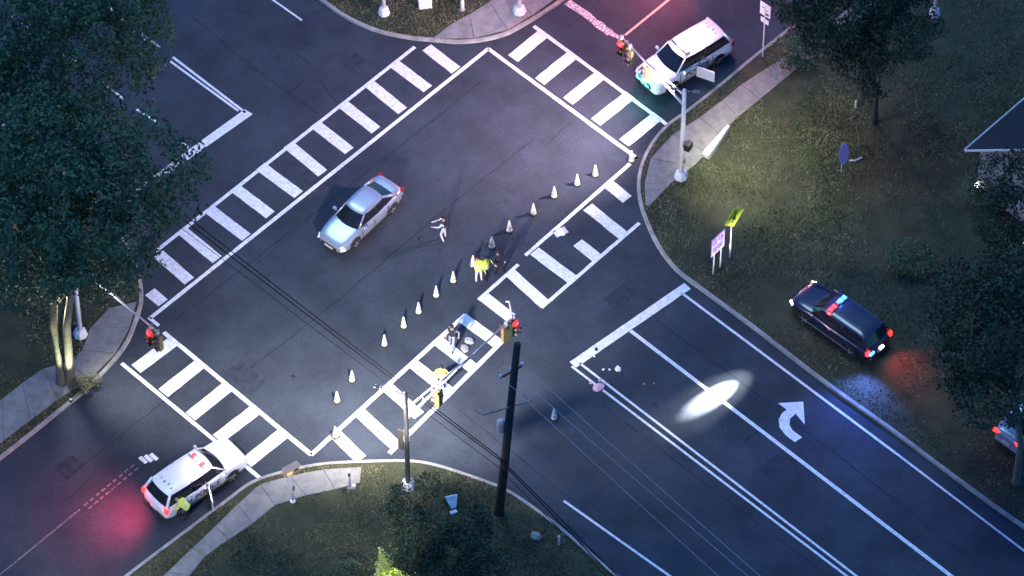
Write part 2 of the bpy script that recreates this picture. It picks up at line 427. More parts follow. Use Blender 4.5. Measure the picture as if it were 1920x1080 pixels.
def patch(pts):
    o = poly('asphalt_patch', pts, M_PATCH, .0015); return o
patch([(560,330),(600,300),(640,332),(600,362)]); patch([(1130,560),(1180,524),(1206,545),(1157,583)]); patch([(420,700),(452,676),(500,716),(470,742)])
patch([(1420,880),(1475,838),(1500,858),(1447,900)]); patch([(640,120),(668,98),(690,114),(662,138)]); patch([(100,880),(135,852),(160,872),(126,900)])
def blob(name, x, y, rx, ry, m, z):
    n_ = 14; ph = random.uniform(0, 6)
    poly(name, [(x+rx*(1+.3*math.sin(3*a+ph)+random.uniform(-.15,.15))*math.cos(a), y+ry*(1+.3*math.sin(2*a+ph))*math.sin(a)) for a in [2*PI*k/n_ for k in range(n_)]], m, z)
M_OIL = mat('oil_stain', (.020,.023,.031), .6, col2=(.038,.043,.058), scale=4, spec=.3)
for k in range(26):
    u = random.random(); x, y = random.choice([(1230+480*u, 640+380*u), (1150+500*u, 690+390*u), (520+380*u, 560-290*u), (640+330*u, 640-280*u), (380+250*u, 500-190*u), (1100+150*u, 800+130*u)])
    blob('oil_stain', x+random.uniform(-14,14), y+random.uniform(-14,14), random.uniform(3,9), random.uniform(2,6), M_OIL, .0022+.0001*k)
for k in range(20):
    x, y = random.choice([(random.uniform(400,1100), random.uniform(200,780)), (random.uniform(1150,1700), random.uniform(620,1080)), (random.uniform(400,700), random.uniform(0,200)), (random.uniform(60,420), random.uniform(700,980))])
    L_ = random.uniform(18, 60); a_ = random.choice([-.75, .75, random.uniform(-1.2,1.2)]) + random.uniform(-.2,.2)
    seam([(x, y), (x+L_*.4, y+L_*.4*a_+random.uniform(-5,5)), (x+L_*.7, y+L_*.7*a_+random.uniform(-5,5)), (x+L_, y+L_*a_)])
# ------------------------------------------------------------------ grass tufts (stuff)
def grass_patch(label, regions, count, key, hgt=(.05,.13)):
    vs = []; fs = []
    n = 0; tries = 0
    while n < count and tries < count*12:
        tries += 1
        x0, y0, x1, y1 = random.choice(regions)
        p = G(random.uniform(x0, x1), random.uniform(y0, y1), .12)
        if noise.noise(Vector((p.x*.35, p.y*.35, 3.1))) < random.uniform(-.45, .25): continue
        if not inside(ISL[key], p.x, p.y): continue
        if any(inside(wk, p.x, p.y) for wk in WALKS): continue
        a = random.uniform(0, 2*PI); wd = random.uniform(.015, .04); h = random.uniform(*hgt)
        lx, ly = random.gauss(0, .05), random.gauss(0, .05)
        k = len(vs)
        vs += [(p.x-math.cos(a)*wd, p.y-math.sin(a)*wd, .118), (p.x+math.cos(a)*wd, p.y+math.sin(a)*wd, .118), (p.x+lx, p.y+ly, .12+h)]
        fs.append((k, k+1, k+2)); n += 1
    o = mesh_obj('grass', vs, fs, M_GRASS, kind='stuff'); o['label'] = label
grass_patch('short dry grass on the right hand lawn', [(1200,150,1920,700),(1200,180,1600,520),(1300,500,1920,1000),(1500,0,1920,300)], 42000, 'E')
grass_patch('short grass on the bottom corner lawn', [(280,870,1250,1100)], 17000, 'S')
grass_patch('short grass on the left corner lawn', [(0,450,260,850)], 6000, 'W')
grass_patch('short grass on the top corner lawn', [(600,-20,1050,75)], 5000, 'N')
# ------------------------------------------------------------------ foliage
def leaf_mesh(name, blobs, n, size, m, parent, seed=0, hollow=.55, gap=-.12):
    rng = np.random.RandomState(seed)
    V = []; F = []
    tot = sum(b[3]*b[4]*b[5] for b in blobs)
    for bx, by, bz, rx, ry, rz in blobs:
        k = int(n*rx*ry*rz/tot)
        c = 0; t = 0
        while c < k and t < k*6:
            t += 1
            d = rng.normal(size=3); d /= np.linalg.norm(d)
            r = hollow + (1-hollow)*rng.rand()**.6
            lump = 1 + .22*noise.noise(Vector((d[0]*2.3+bx, d[1]*2.3+by, d[2]*2.3)))
            p = np.array((bx+d[0]*rx*r*lump, by+d[1]*ry*r*lump, bz+d[2]*rz*r*lump))
            if noise.noise(Vector((p[0]*.9+seed, p[1]*.9, p[2]*.9))) < gap + rng.uniform(-.15,.15): continue
            a = rng.normal(size=3); a /= np.linalg.norm(a); b = np.cross(a, rng.normal(size=3)); b /= np.linalg.norm(b)
            s = size*rng.uniform(.55, 1.25); i = len(V)
            V += [tuple(p-a*s), tuple(p-b*s*.5), tuple(p+a*s), tuple(p+b*s*.5)]; F.append((i,i+1,i+2,i+3)); c += 1
    return mesh_obj(name, V, F, m, parent)
def tree(name, base_px, label, cat, crown, trunk_h, trunk_r, n, size, m, seed, group=None, bark=None, limbs=7, gap=-.12, hollow=.45, z0=.12, stems=1):
    p = G(*base_px, z0)
    t = empty(name, p); tag(t, label, cat, group)
    mb = MB(); rnd = random.Random(seed)
    c0 = Vector(crown[0][:3])
    for s in range(stems):
        ox = (s-(stems-1)/2)*.62
        top = Vector((c0.x*.5+ox*1.5, c0.y*.5, trunk_h))
        mb.tube([(ox*.6,0,-.15),(ox*.7,0,.3),(ox, .05, trunk_h*.5), top], [trunk_r*1.5, trunk_r, trunk_r*.8, trunk_r*.6], 9)
        for k in range(limbs):
            b = rnd.choice(crown); e = Vector(b[:3]) + Vector((rnd.uniform(-.7,.7)*b[3], rnd.uniform(-.7,.7)*b[4], rnd.uniform(-.4,.6)*b[5]))
            st = Vector((ox,0.05,trunk_h*.5)).lerp(top, rnd.uniform(.3,1)); md = st.lerp(e, .5) + Vector((rnd.uniform(-.3,.3), rnd.uniform(-.3,.3), .2))
            mb.tube([st, md, e], [trunk_r*.42, trunk_r*.25, trunk_r*.06], 6)
    mb.build('trunk', bark or M_BARK, t, smooth=True)
    leaf_mesh('crown', crown, n, size, m, t, seed, hollow, gap)
    return t
def crown_at(base_px, items):
    """items: (px, py, z, rx, ry, rz) crown lobes whose middle is seen at px,py when at height z"""
    b = G(*base_px, .12); out = []
    for px, py, z, rx, ry, rz in items:
        q = G(px, py, z); out.append((q.x-b.x, q.y-b.y, z-.12, rx, ry, rz))
    return out
tree('leafy_tree', (124,716), 'big dark leafy tree on the left corner with pale lit twin stems', 'tree',
     crown_at((124,716), [(130,380,12.5,4.6,4.6,3.2),(265,330,12,3.3,3.2,2.6),(40,470,11,3.4,3.3,2.6),(180,470,10.5,3.0,2.6,2.0),(70,290,13,3.6,3.6,3.0)]),
     8.5, .24, 30000, .135, M_LEAF_D, 3, 'big dark trees on the left corner', limbs=8, gap=-.05, stems=2)
tree('leafy_tree', (20,420), 'big dark leafy tree filling the top left corner of the view', 'tree',
     crown_at((20,420), [(120,130,12,4.2,4.2,3.2),(245,60,12,2.2,2.6,2.4),(10,60,13,3.8,3.8,3.4),(170,-40,13,3.8,3.6,3.0),(20,220,11,3.4,3.2,2.8)]),
     8.5, .3, 26000, .135, M_LEAF_D, 5, 'big dark trees on the left corner', limbs=8, gap=-.02)
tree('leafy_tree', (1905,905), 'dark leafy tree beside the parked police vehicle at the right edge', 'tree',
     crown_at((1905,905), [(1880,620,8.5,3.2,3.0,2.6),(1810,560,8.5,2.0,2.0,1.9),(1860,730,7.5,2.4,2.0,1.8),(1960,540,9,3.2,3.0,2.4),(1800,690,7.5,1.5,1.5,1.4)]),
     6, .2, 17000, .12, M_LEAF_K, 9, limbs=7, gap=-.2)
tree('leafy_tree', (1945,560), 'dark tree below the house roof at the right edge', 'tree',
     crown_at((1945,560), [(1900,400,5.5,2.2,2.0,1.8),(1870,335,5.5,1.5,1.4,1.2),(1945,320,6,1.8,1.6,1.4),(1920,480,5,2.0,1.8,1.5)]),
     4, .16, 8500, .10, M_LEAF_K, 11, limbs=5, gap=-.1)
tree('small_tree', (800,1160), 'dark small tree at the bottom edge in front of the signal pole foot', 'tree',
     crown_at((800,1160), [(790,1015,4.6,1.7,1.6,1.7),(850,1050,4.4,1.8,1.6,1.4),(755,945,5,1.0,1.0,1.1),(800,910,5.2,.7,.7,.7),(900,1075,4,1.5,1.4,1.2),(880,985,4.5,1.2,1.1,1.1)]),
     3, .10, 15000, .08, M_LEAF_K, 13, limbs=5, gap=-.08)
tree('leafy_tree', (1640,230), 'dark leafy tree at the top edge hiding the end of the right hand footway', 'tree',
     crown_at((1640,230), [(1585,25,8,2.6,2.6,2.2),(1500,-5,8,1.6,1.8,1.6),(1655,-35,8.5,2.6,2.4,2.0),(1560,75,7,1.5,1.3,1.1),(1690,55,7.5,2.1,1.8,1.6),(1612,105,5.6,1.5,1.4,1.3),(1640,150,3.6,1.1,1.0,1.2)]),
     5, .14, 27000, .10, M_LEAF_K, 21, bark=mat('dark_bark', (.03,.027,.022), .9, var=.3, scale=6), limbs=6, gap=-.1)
tree('tall_shrub', (725,1135), 'brightly lit yellow-green shrub tip at the bottom edge', 'shrub',
     crown_at((725,1135), [(712,1040,2.6,.28,.26,.55),(718,1062,2.1,.48,.45,.55),(728,1090,1.5,.75,.7,.7),(757,1084,1.8,.4,.4,.4),(722,1050,2.3,.42,.4,.6)]),
     1.6, .05, 3800, .06, M_LEAF_Y, 15, limbs=4, gap=-.1, hollow=.3)
tree('tall_shrub', (660,1110), 'dull grey-green low shrub left of the brightly lit shrub tip', 'shrub',
     crown_at((660,1110), [(655,1072,.9,.7,.6,.6)]), .6, .04, 900, .06, M_LEAF_D, 17, limbs=3, gap=-.3, hollow=.3)
# low plants at the foot of the lit stems
tree('low_shrub', (158,738), 'low ragged shrub by the kerb at the foot of the twin tree stems', 'shrub',
     crown_at((158,738), [(150,722,.45,.6,.5,.35),(172,712,.4,.5,.4,.3)]), .3, .03, 900, .06, M_GRASS, 19, limbs=2, gap=-.3, hollow=.2)
for i, (x, y, lb) in enumerate([(1700,480,'tall rough bush at the dark trees behind the black police car'),
                                (1478,95,'dark bush at the end of the footway right of the white sign'),
                                (1845,355,'bush with bright white garden light under the house eave')]):
    tree('round_bush', (x, y+25), lb, 'bush', crown_at((x, y+25), [(x, y, .9, 1.1, 1.0, .8), (x+28, y+10, .8, .8, .8, .7)]), .5, .05, 1500, .08, M_LEAF_D, 30+i, limbs=3, gap=-.25, hollow=.3)

# ------------------------------------------------------------------ cars
def evaluated(o, name):
    dg = bpy.context.evaluated_depsgraph_get(); dg.update()
    me = bpy.data.meshes.new_from_object(o.evaluated_get(dg)); me.name = name
    return me
SPECS = {
 'sedan': dict(W=.92, st=[(2.36,.58,.34,.56),(2.31,.76,.26,.66),(2.1,.90,.2,.74),(1.6,.985,.19,.84),(.98,1,.19,.93),(.2,1,.19,.95),(-.8,1,.19,.97),(-1.5,.99,.19,1.0),(-2.0,.94,.21,1.03),(-2.24,.84,.27,1.02),(-2.32,.66,.38,.88)],
   wb=1.37, wr=.335, gh=dict(xfb=1.02, xft=.36, xrb=-1.80, xrt=-.98, wbf=.80, wbt=.62, zb=.93, zt=1.40, crown=.045)),
 'suv': dict(W=.985, st=[(2.50,.66,.42,.82),(2.44,.84,.32,.94),(2.2,.94,.26,1.04),(1.7,.99,.25,1.10),(1.05,1,.25,1.15),(.2,1,.25,1.16),(-.9,1,.25,1.16),(-1.7,1,.25,1.17),(-2.2,.97,.27,1.17),(-2.40,.90,.34,1.10),(-2.48,.74,.42,.9)],
   wb=1.45, wr=.385, gh=dict(xfb=1.15, xft=.48, xrb=-2.32, xrt=-1.98, wbf=.84, wbt=.68, zb=1.13, zt=1.74, crown=.05)),
}
def car_body_mesh(sp):
    W = sp['W']; secs = []
    for x, wf, zb, zt in sp['st']:
        wv = W*wf; h = zt-zb
        half = [(0,zt+.012),(.5*wv,zt+.006),(.82*wv,zt-.02),(.955*wv,zt-.09*min(1,h/.6)),(1.0*wv,zb+.52*h),(.985*wv,zb+.2*h),(.94*wv,zb),(.5*wv,zb-.01)]
        ring = [(x, y, z) for y, z in half] + [(x, 0, zb-.01)] + [(x, -y, z) for y, z in reversed(half[1:])]
        secs.append(ring)
    n = len(secs[0]); vs = [v for r in secs for v in r]; fs = []
    for i in range(len(secs)-1):
        for j in range(n): fs.append((i*n+j, (i+1)*n+j, (i+1)*n+(j+1)%n, i*n+(j+1)%n))
    fs.append(tuple(range(n))); fs.append(tuple(reversed([(len(secs)-1)*n+j for j in range(n)])))
    o = mesh_obj('tmp', vs, fs, M_BLK, smooth=True)
    bm = bmesh.new(); bm.from_mesh(o.data); bmesh.ops.recalc_face_normals(bm, faces=bm.faces); bm.to_mesh(o.data); bm.free()
    s = o.modifiers.new('s', 'SUBSURF'); s.levels = 1; s.render_levels = 1
    cut = MB()
    cuts = []
    for sx in (1,-1):
        for sy in (1,-1):
            c = MB(); r = sp['wr']+.06; x0 = sx*sp['wb']; y0 = sy*(W-.26); y1 = sy*(W+.2)
            vs2 = []; k = 20
            for y in (y0, y1):
                for j in range(k): vs2.append((x0+r*math.cos(2*PI*j/k), y, sp['wr']+.02+r*math.sin(2*PI*j/k)))
            fs2 = [(j, (j+1)%k, k+(j+1)%k, k+j) for j in range(k)] + [tuple(reversed(range(k))), tuple(range(k, 2*k))]
            co = mesh_obj('cut', vs2, fs2, M_TRIM)
            bm = bmesh.new(); bm.from_mesh(co.data); bmesh.ops.recalc_face_normals(bm, faces=bm.faces); bm.to_mesh(co.data); bm.free()
            b = o.modifiers.new('b', 'BOOLEAN'); b.operation = 'DIFFERENCE'; b.object = co; b.solver = 'EXACT'
            cuts.append(co)
    me = evaluated(o, 'body')
    for c in cuts + [o]: bpy.data.objects.remove(c)
    return me
BODY = {k: car_body_mesh(v) for k, v in SPECS.items()}

def make_car(kind, name, loc, rz, label, cat, paint, police=False, tail_on=False, roofmat=None, open_door=None, group=None, lights=None, letters=True):
    sp = SPECS[kind]; g = sp['gh']; W = sp['W']
    t = empty(name, loc, rz); tag(t, label, cat, group)
    me = BODY[kind].copy(); me.materials.clear(); me.materials.append(paint); me.materials.append(M_TRIM)
    me.shade_smooth()
    bo = bpy.data.objects.new('body', me); COL.objects.link(bo); bo.parent = t
    zb, zt = g['zb'], g['zt']; wb, wt = W*g['wbf'], W*g['wbt']
    L = lambda a, b, s: a+(b-a)*s
    # glazing
    b = MB(); b.grid(lambda u, v: (L(g['xfb'], g['xft'], v)+.16*(1-(2*u-1)**2)*(1-.35*v)-.02, (2*u-1)*L(wb, wt, v)*.97, L(zb, zt-.01, v)), 8, 3); b.build('windscreen', M_GLASS, t, True)
    b = MB(); b.grid(lambda u, v: (L(g['xrb'], g['xrt'], v)-.07*(1-(2*u-1)**2)+.02, (1-2*u)*L(wb, wt, v)*.97, L(zb+.03, zt-.01, v)), 8, 3); b.build('rear_window', M_GLASS, t, True)
    xm = (g['xft']+g['xrt'])/2
    for sy in (1,-1):
        for (a0, a1) in ((0.0,.49),(.51,1.0)):
            def sidefn(u, v, sy=sy, a0=a0, a1=a1):
                s = a0+(a1-a0)*u
                xb = L(g['xfb']-.02, g['xrb']+.05, s); xt = L(g['xft'], g['xrt'], s)
                bulge = .05*math.sin(PI*s)
                return (L(xb, xt, v), sy*(L(wb, wt, v)+bulge+.012*math.sin(PI*v)), L(zb+.01, zt-.015, v))
            b = MB(); b.grid(sidefn if sy < 0 else (lambda u, v, f=sidefn: f(1-u, v)), 6, 3); b.build('side_window', M_GLASS, t, True)
        # pillars
        pb = MB(); pb.tube([(g['xfb']-.02, sy*wb, zb-.02), (g['xft'], sy*(wt+.0), zt)], [.05,.035], 6); pb.build('windscreen_pillar', paint, t, True)
        pb = MB(); pb.tube([(L(g['xfb'],g['xrb'],.5), sy*(wb+.055), zb-.02), (L(g['xft'],g['xrt'],.5), sy*(wt+.045), zt)], .03, 6); pb.build('door_pillar', M_TRIM, t, True)
        pb = MB()
        if kind == 'sedan': pb.tube([(g['xrb']-.02, sy*(wb-.02), zb), (g['xrt'], sy*wt, zt)], [.11,.05], 8)
        else: pb.tube([(g['xrb'], sy*wb, zb), (g['xrt'], sy*(wt), zt)], [.09,.06], 8)
        pb.build('rear_pillar', paint, t, True)
    # roof skin with rolled edge
    def rooff(u, v):
        s = u; y = 2*v-1
        edge = max(abs(y), abs(2*s-1))
        x = L(g['xft']+.05, g['xrt']-.05, s)
        x += .12*(1-y*y)*(1 if s < .5 else -.6)*(abs(2*s-1)**2)
        bul = .05*math.sin(PI*s)
        return (x, -y*(wt+bul+.02), zt + g['crown']*(1-y**4)*(1-(2*s-1)**4)*1.0 + (.012 if edge < .99 else -.03))
    b = MB(); b.grid(rooff, 12, 12)
    b.build('roof', roofmat or paint, t, True)
    # sill trim, seams, handles
    for sy in (1,-1):
        for x in (g['xfb']-.12, .0, -1.02):
            b = MB(); b.box((x, sy*(W*1.0-.008), (zb+.3)/2+.05), (.014, .03, zb-.38)); b.build('door_seam', M_TRIM, t)
        for x in (-.12, -1.12):
            b = MB(); b.box((x+.02, sy*(W*.985+.01), zb-.16), (.17, .04, .03)); b.build('door_handle', paint, t)
        b = MB(); b.box((g['xfb']-.28, sy*(W+.09), zb+.04), (.12, .19, .13), top=.85); b.tube([(g['xfb']-.26, sy*(W-.12), zb), (g['xfb']-.28, sy*(W+.05), zb+.03)], .022, 6); b.build('side_mirror', paint, t)
        # lamps
        f = sp['st'][1]; r_ = sp['st'][-2]
        b = MB(); b.box((f[0]-.16, sy*W*.72, f[3]-.13), (.28, .34, .13), rz=-sy*.5, top=.8); b.build('headlight', M_HEAD if not (lights and 'head' in lights) else M_WHT_E, t)
        b = MB()
        if kind == 'sedan': b.box((r_[0]+.0, sy*W*.68, r_[3]-.13), (.16, .36, .14), rz=sy*.28)
        else: b.box((r_[0]+.02, sy*W*.83, r_[3]-.12), (.16, .18, .34), rz=sy*.3)
        b.build('taillight', M_TAIL_E if tail_on else M_TAIL, t)
        # sill line
        b = MB(); b.box((0, sy*(W*.955), sp['st'][4][2]+.05), (2.0, .06, .08)); b.build('sill', M_TRIM, t)
    f = sp['st'][0]; r_ = sp['st'][-1]
    b = MB(); b.box((f[0]-.01, 0, f[3]-.12), (.09, W*.95, .20 if kind=='suv' else .14)); b.build('grille', M_TRIM, t)
    b = MB(); b.box((f[0]+.035, 0, f[2]+.07), (.03, .5, .12)); b.build('licence_plate', M_PLATE, t)
    b = MB(); b.box((r_[0]-.02, 0, r_[2]+.18), (.05, .42, .13)); b.build('licence_plate', M_PLATE, t)
    b = MB(); b.box((r_[0]-.01, 0, r_[2]+.05), (.12, W*1.5, .10), top=.92); b.build('rear_bumper', M_TRIM if kind=='suv' else paint, t)
    # wheels
    for sx in (1,-1):
        for sy in (1,-1):
            wr = sp['wr']; y = sy*(W-.115)
            b = MB(); k = 24; ring = []
            for (rr, yy) in ((.62*wr,-.10),(.93*wr,-.11),(wr,-.07),(wr,.07),(.93*wr,.11),(.62*wr,.10)):
                ring.append([(sx*sp['wb']+rr*math.cos(2*PI*j/k), y+yy, wr+rr*math.sin(2*PI*j/k)) for j in range(k)])
            vs = [v for r in ring for v in r]; fs = [(i*k+j, i*k+(j+1)%k, (i+1)*k+(j+1)%k, (i+1)*k+j) for i in range(5) for j in range(k)]
            fs += [tuple(range(k)), tuple(reversed(range(5*k, 6*k)))]
            wo = mesh_obj('wheel', vs, fs, M_TYRE, t, True)
            b = MB(); yo = y+sy*.112
            for s in range(5):
                a = 2*PI*s/5; b.box((sx*sp['wb']+.30*wr*math.cos(a), yo, wr+.30*wr*math.sin(a)), (.6*wr, .02, .16*wr), rot=Matrix.Rotation(-a, 3, 'Y'))
            b.build('rim', M_RIM, wo)
    if police:
        # light bar across the roof, push bumper, side lettering, roof number
        xb = g['xft']-.25
        lb = MB(); lb.box((xb, 0, zt+.09), (.28, 1.16, .05)); lbo = lb.build('light_bar', M_TRIM, t)
        cols = lights['bar'] if lights else []
        for i, c in enumerate(cols):
            m = {'r': M_RED_E, 'b': M_BLUE_E, 'w': M_WHT_E, 'o': M_HEAD, 'd': M_TAIL}[c]
            y = -.5 + i*1.0/(max(1, len(cols)-1))
            q = MB(); q.box((xb, y, zt+.145), (.24, .92/len(cols), .07), top=.8); q.build('light_module', m, lbo)
        pb = MB(); xf = sp['st'][0][0]
        for sy in (.32,-.32): pb.box((xf+.13, sy, .58), (.07, .05, .5))
        pb.box((xf+.13, 0, .78), (.06, .9, .06)); pb.box((xf+.13, 0, .52), (.06, .9, .06))
        pb.build('push_bumper', M_BLK, t)
        ink = M_TRIM if paint is M_WHITE else M_PLATE
        for sy in (-1, 1):
            if not letters: continue
            cu = bpy.data.curves.new('lettering', 'FONT'); cu.body = 'POLICE'; cu.size = .46; cu.extrude = .004; cu.align_x = 'CENTER'
            to = bpy.data.objects.new('tmp', cu); COL.objects.link(to)
            tm = evaluated(to, 'lettering'); bpy.data.objects.remove(to); tm.materials.clear(); tm.materials.append(ink)
            lo = bpy.data.objects.new('lettering', tm); COL.objects.link(lo); lo.parent = t
            lo.location = (-.05, sy*(W*1.0+.012), .66); lo.rotation_euler = (PI/2, 0, 0 if sy < 0 else PI)
            q = MB(); q.box((-.1, sy*(W*.99+.006), .52), (3.4, .02, .07)); q.build('side_stripe', mat('gold_stripe', (.35,.22,.06), .5, var=.1) if paint is M_WHITE else M_PLATE, t)
        for k in range(4 if letters else 0):
            q = MB(); q.box((g['xrt']+.28+(k%2)*.06, -.42+.26*k, zt+.052-(.012 if k in (0,3) else 0)), (.12, .05, .02)); q.build('roof_mark', M_TRIM if paint is M_WHITE else M_PLATE, t)
    if open_door:
        sy = open_door
        piv = Vector((-.02, sy*W, 0)); a = -sy*R(62)
        Mx = Matrix.Rotation(a, 3, 'Z')
        d = MB(); 
        d.box(piv + Mx @ Vector((-.48, sy*.03, .68)), (.96, .07, .72), rot=Mx, top=1.0); do = d.build('open_door', paint, t)
        d = MB()
        for q in ((-.05,1.04,-.18,zt-.06),(-.94,1.04,-.80,zt-.06)):
            d.tube([piv+Mx@Vector((q[0],0,q[1])), piv+Mx@Vector((q[2],-sy*.12,q[3]))], .025, 6)
        d.tube([piv+Mx@Vector((-.18,-sy*.12,zt-.06)), piv+Mx@Vector((-.80,-sy*.12,zt-.06))], .025, 6)
        d.build('window_frame', M_TRIM, do)
        d = MB(); d.box(piv + Mx @ Vector((-.48, -sy*.025, .68)), (.8, .03, .55), rot=Mx); d.build('door_lining', M_TRIM, do)
    return t
def carloc(front, rear):
    a = G(*front); b = G(*rear); m = (a+b)/2
    return Vector((m.x, m.y, 0)), math.atan2(a.y-b.y, a.x-b.x)
p, a = carloc((618,470), (735,361))
make_car('sedan', 'silver_sedan', p, a, 'silver four-door sedan standing alone in the middle of the crossing', 'car', M_SILV)
p, a = carloc((1200,176), (1364,78))
NES = make_car('suv', 'police_suv', p, a, 'white police patrol vehicle with black side lettering stopped near the top right crosswalk', 'police car', M_WHITE, police=True,
         lights=dict(bar='oowwoo'), open_door=1, group='white police patrol vehicles')
p, a = carloc((440,862), (295,960))
make_car('suv', 'police_suv', p, a, 'white police patrol vehicle with glowing red taillights stopped on the lower left crosswalk', 'police car', M_WHITE, police=True,
         lights=dict(bar='orwwro'), tail_on=True, open_door=-1, group='white police patrol vehicles')
p, a = carloc((1500,566), (1648,670)); p.z = .12
BLK = make_car('suv', 'police_suv', p, a, 'black police vehicle with blue and red lights parked on the right hand lawn', 'police car', M_DKBLUE, police=True,
         lights=dict(bar='bbdrr', head=1), tail_on=True, letters=False)
p, a = carloc((2003,735), (1882,848)); p.z = .12
make_car('sedan', 'grey_sedan', p, a, 'grey car half under the tree at the right edge with a red rear lamp', 'car', M_SILV, tail_on=True)

BLK.scale = (1, 1, .92)
b = MB(); b.box((-2.50,.62,.86), (.10,.30,.14)); b.build('rear_flasher', M_BLUE_E, BLK)
b = MB(); b.box((-2.52,-.1,.66), (.06,.26,.10)); b.build('plate_lamp', M_WHT_E, BLK)
for sy in (-1,1):
    b = MB(); b.tube([(1.2,sy*.93,1.14),(0,sy*1.0,1.15),(-1.9,sy*.97,1.17)], .022, 6); b.build('streak_strip', M_RIM, BLK, True)  # added strips stand in for reflective streaks along the body sides
    b = MB(); b.box((0.1,sy*1.0,.42), (2.6,.03,.05)); b.build('sill_streak', M_RIM, BLK)
for k in range(3):  # added glowing strips for the green light on the front bumper
    b = MB(); b.box((2.66,-.34+.34*k,.86), (.05,.26,.07)); b.build('added_green_strip', M_GRN_E, NES)
# ------------------------------------------------------------------ people
def finger_set(mb, wrist, dirv, side):
    d = dirv.normalized(); n = d.cross(Vector((0,0,1)));
    if n.length < .1: n = Vector((1,0,0))
    n.normalize(); up = n.cross(d)
    palm = wrist + d*.05
    for i, (o, l) in enumerate(((-.03,.065),(-.01,.078),(.01,.072),(.03,.055))):
        a = palm + d*.035 + n*o; b = a + d*l*.55; c = b + d*l*.4 - up*.02
        mb.tube([a, b, c], [.009,.008,.006], 5)
    a = palm + n*(.035*side); mb.tube([a - d*.02, a + d*.02 + n*.025*side, a + d*.05 + n*.03*side], [.011,.010,.007], 5)
def make_person(loc, rz, label, J, top, legs, vest=None, headgear=None, hair=M_HAIR, group=None, baton=False, sleeves=None):
    t = empty('person', loc, rz); tag(t, label, 'person', group)
    names = ['pelvis','waist','chest','neck','head','crown','lsh','lel','lwr','lha','rsh','rel','rwr','rha','lhip','lkn','lan','lto','rhip','rkn','ran','rto']
    rad = dict(pelvis=(.155,.115), waist=(.14,.105), chest=(.175,.12), neck=(.06,.06), head=(.085,.10), crown=(.07,.085), lsh=(.07,.07), lel=(.048,.048), lwr=(.032,.032), lha=(.042,.022),
               rsh=(.07,.07), rel=(.048,.048), rwr=(.032,.032), rha=(.042,.022), lhip=(.09,.09), lkn=(.06,.065), lan=(.045,.05), lto=(.045,.035), rhip=(.09,.09), rkn=(.06,.065), ran=(.045,.05), rto=(.045,.035))
    E = [('pelvis','waist'),('waist','chest'),('chest','neck'),('neck','head'),('head','crown'),('chest','lsh'),('lsh','lel'),('lel','lwr'),('lwr','lha'),('chest','rsh'),('rsh','rel'),('rel','rwr'),('rwr','rha'),
         ('pelvis','lhip'),('lhip','lkn'),('lkn','lan'),('lan','lto'),('pelvis','rhip'),('rhip','rkn'),('rkn','ran'),('ran','rto')]
    me = bpy.data.meshes.new('tmp'); me.from_pydata([J[n] for n in names], [(names.index(a), names.index(b)) for a, b in E], []); me.update()
    o = bpy.data.objects.new('tmp', me); COL.objects.link(o)
    sk = o.modifiers.new('skin', 'SKIN'); sk.use_smooth_shade = True
    for i, n in enumerate(names):
        v = me.skin_vertices[0].data[i]; v.radius = rad[n]; v.use_root = (n == 'pelvis')
    ss = o.modifiers.new('s', 'SUBSURF'); ss.levels = 1; ss.render_levels = 1
    bm_ = evaluated(o, 'body'); bpy.data.objects.remove(o)
    bmx = bmesh.new(); bmx.from_mesh(bm_)
    # nose, ears and fingers joined into the same body mesh
    ex = MB(); hd = Vector(J['head']); fw = Vector((0,1,0)) if 'face' not in J else Vector(J['face']).normalized()
    rt = fw.cross(Vector((0,0,1))); rt.normalize()
    ex.box(hd + fw*.105 + Vector((0,0,.0)), (.03,.035,.045), top=.5)
    for s in (-1,1): ex.box(hd + rt*.088*s, (.02,.035,.055))
    for s, a, b in ((1,'rwr','rha'),(-1,'lwr','lha')): finger_set(ex, Vector(J[a]), Vector(J[b])-Vector(J[a]), s)
    me2 = bpy.data.meshes.new('x'); me2.from_pydata([tuple(v) for v in ex.v], [], ex.f); me2.update()
    nb = len(bm_.polygons)
    bmx.from_mesh(me2); bmx.to_mesh(bm_); bmx.free(); bm_.shade_smooth()
    bm_.materials.clear()
    for m in (top, legs, M_SKIN, M_TRIM, sleeves or top): bm_.materials.append(m)
    segs = [(Vector(J[a]), Vector(J[b]), a, b) for a, b in E]
    for pl in bm_.polygons:
        c = pl.center; best = None
        for a, b, na, nb_ in segs:
            ab = b-a; tt = max(0, min(1, (c-a).dot(ab)/max(ab.length_squared, 1e-6))); dd = (c-(a+ab*tt)).length
            if best is None or dd < best[0]: best = (dd, na, nb_)
        _, na, nb_ = best
        mi = 0
        if nb_ in ('head','crown','lha','rha') or pl.index >= nb: mi = 2
        elif nb_ in ('lto','rto'): mi = 3
        elif nb_ in ('lhip','rhip','lkn','rkn','lan','ran'): mi = 1
        elif nb_ in ('lel','rel','lwr','rwr'): mi = 4
        pl.material_index = mi
    bo = bpy.data.objects.new('body', bm_); COL.objects.link(bo); bo.parent = t
    up = (Vector(J['crown'])-Vector(J['neck'])).normalized()
    # eyes and hair / cap
    b = MB()
    for s in (-1,1): b.box(hd + fw*.094 + rt*.032*s + up*.03, (.022,.02,.014))
    b.build('eyes', M_TRIM, t)
    b = MB(); c = hd + up*.06 - fw*.01
    for i in range(5):
        pass
    def capf(u, v):
        th = 2*PI*u; ph = PI/2*v
        return c + (rt*math.cos(th)*math.cos(ph)*.105 + fw*math.sin(th)*math.cos(ph)*.12 + up*math.sin(ph)*.105)
    b.grid(capf, 14, 5)
    if headgear: b.box(c + fw*.13 + up*.01, (.15,.10,.015)); b.build('cap', headgear, t, False)
    else: b.build('hair', hair, t, True)
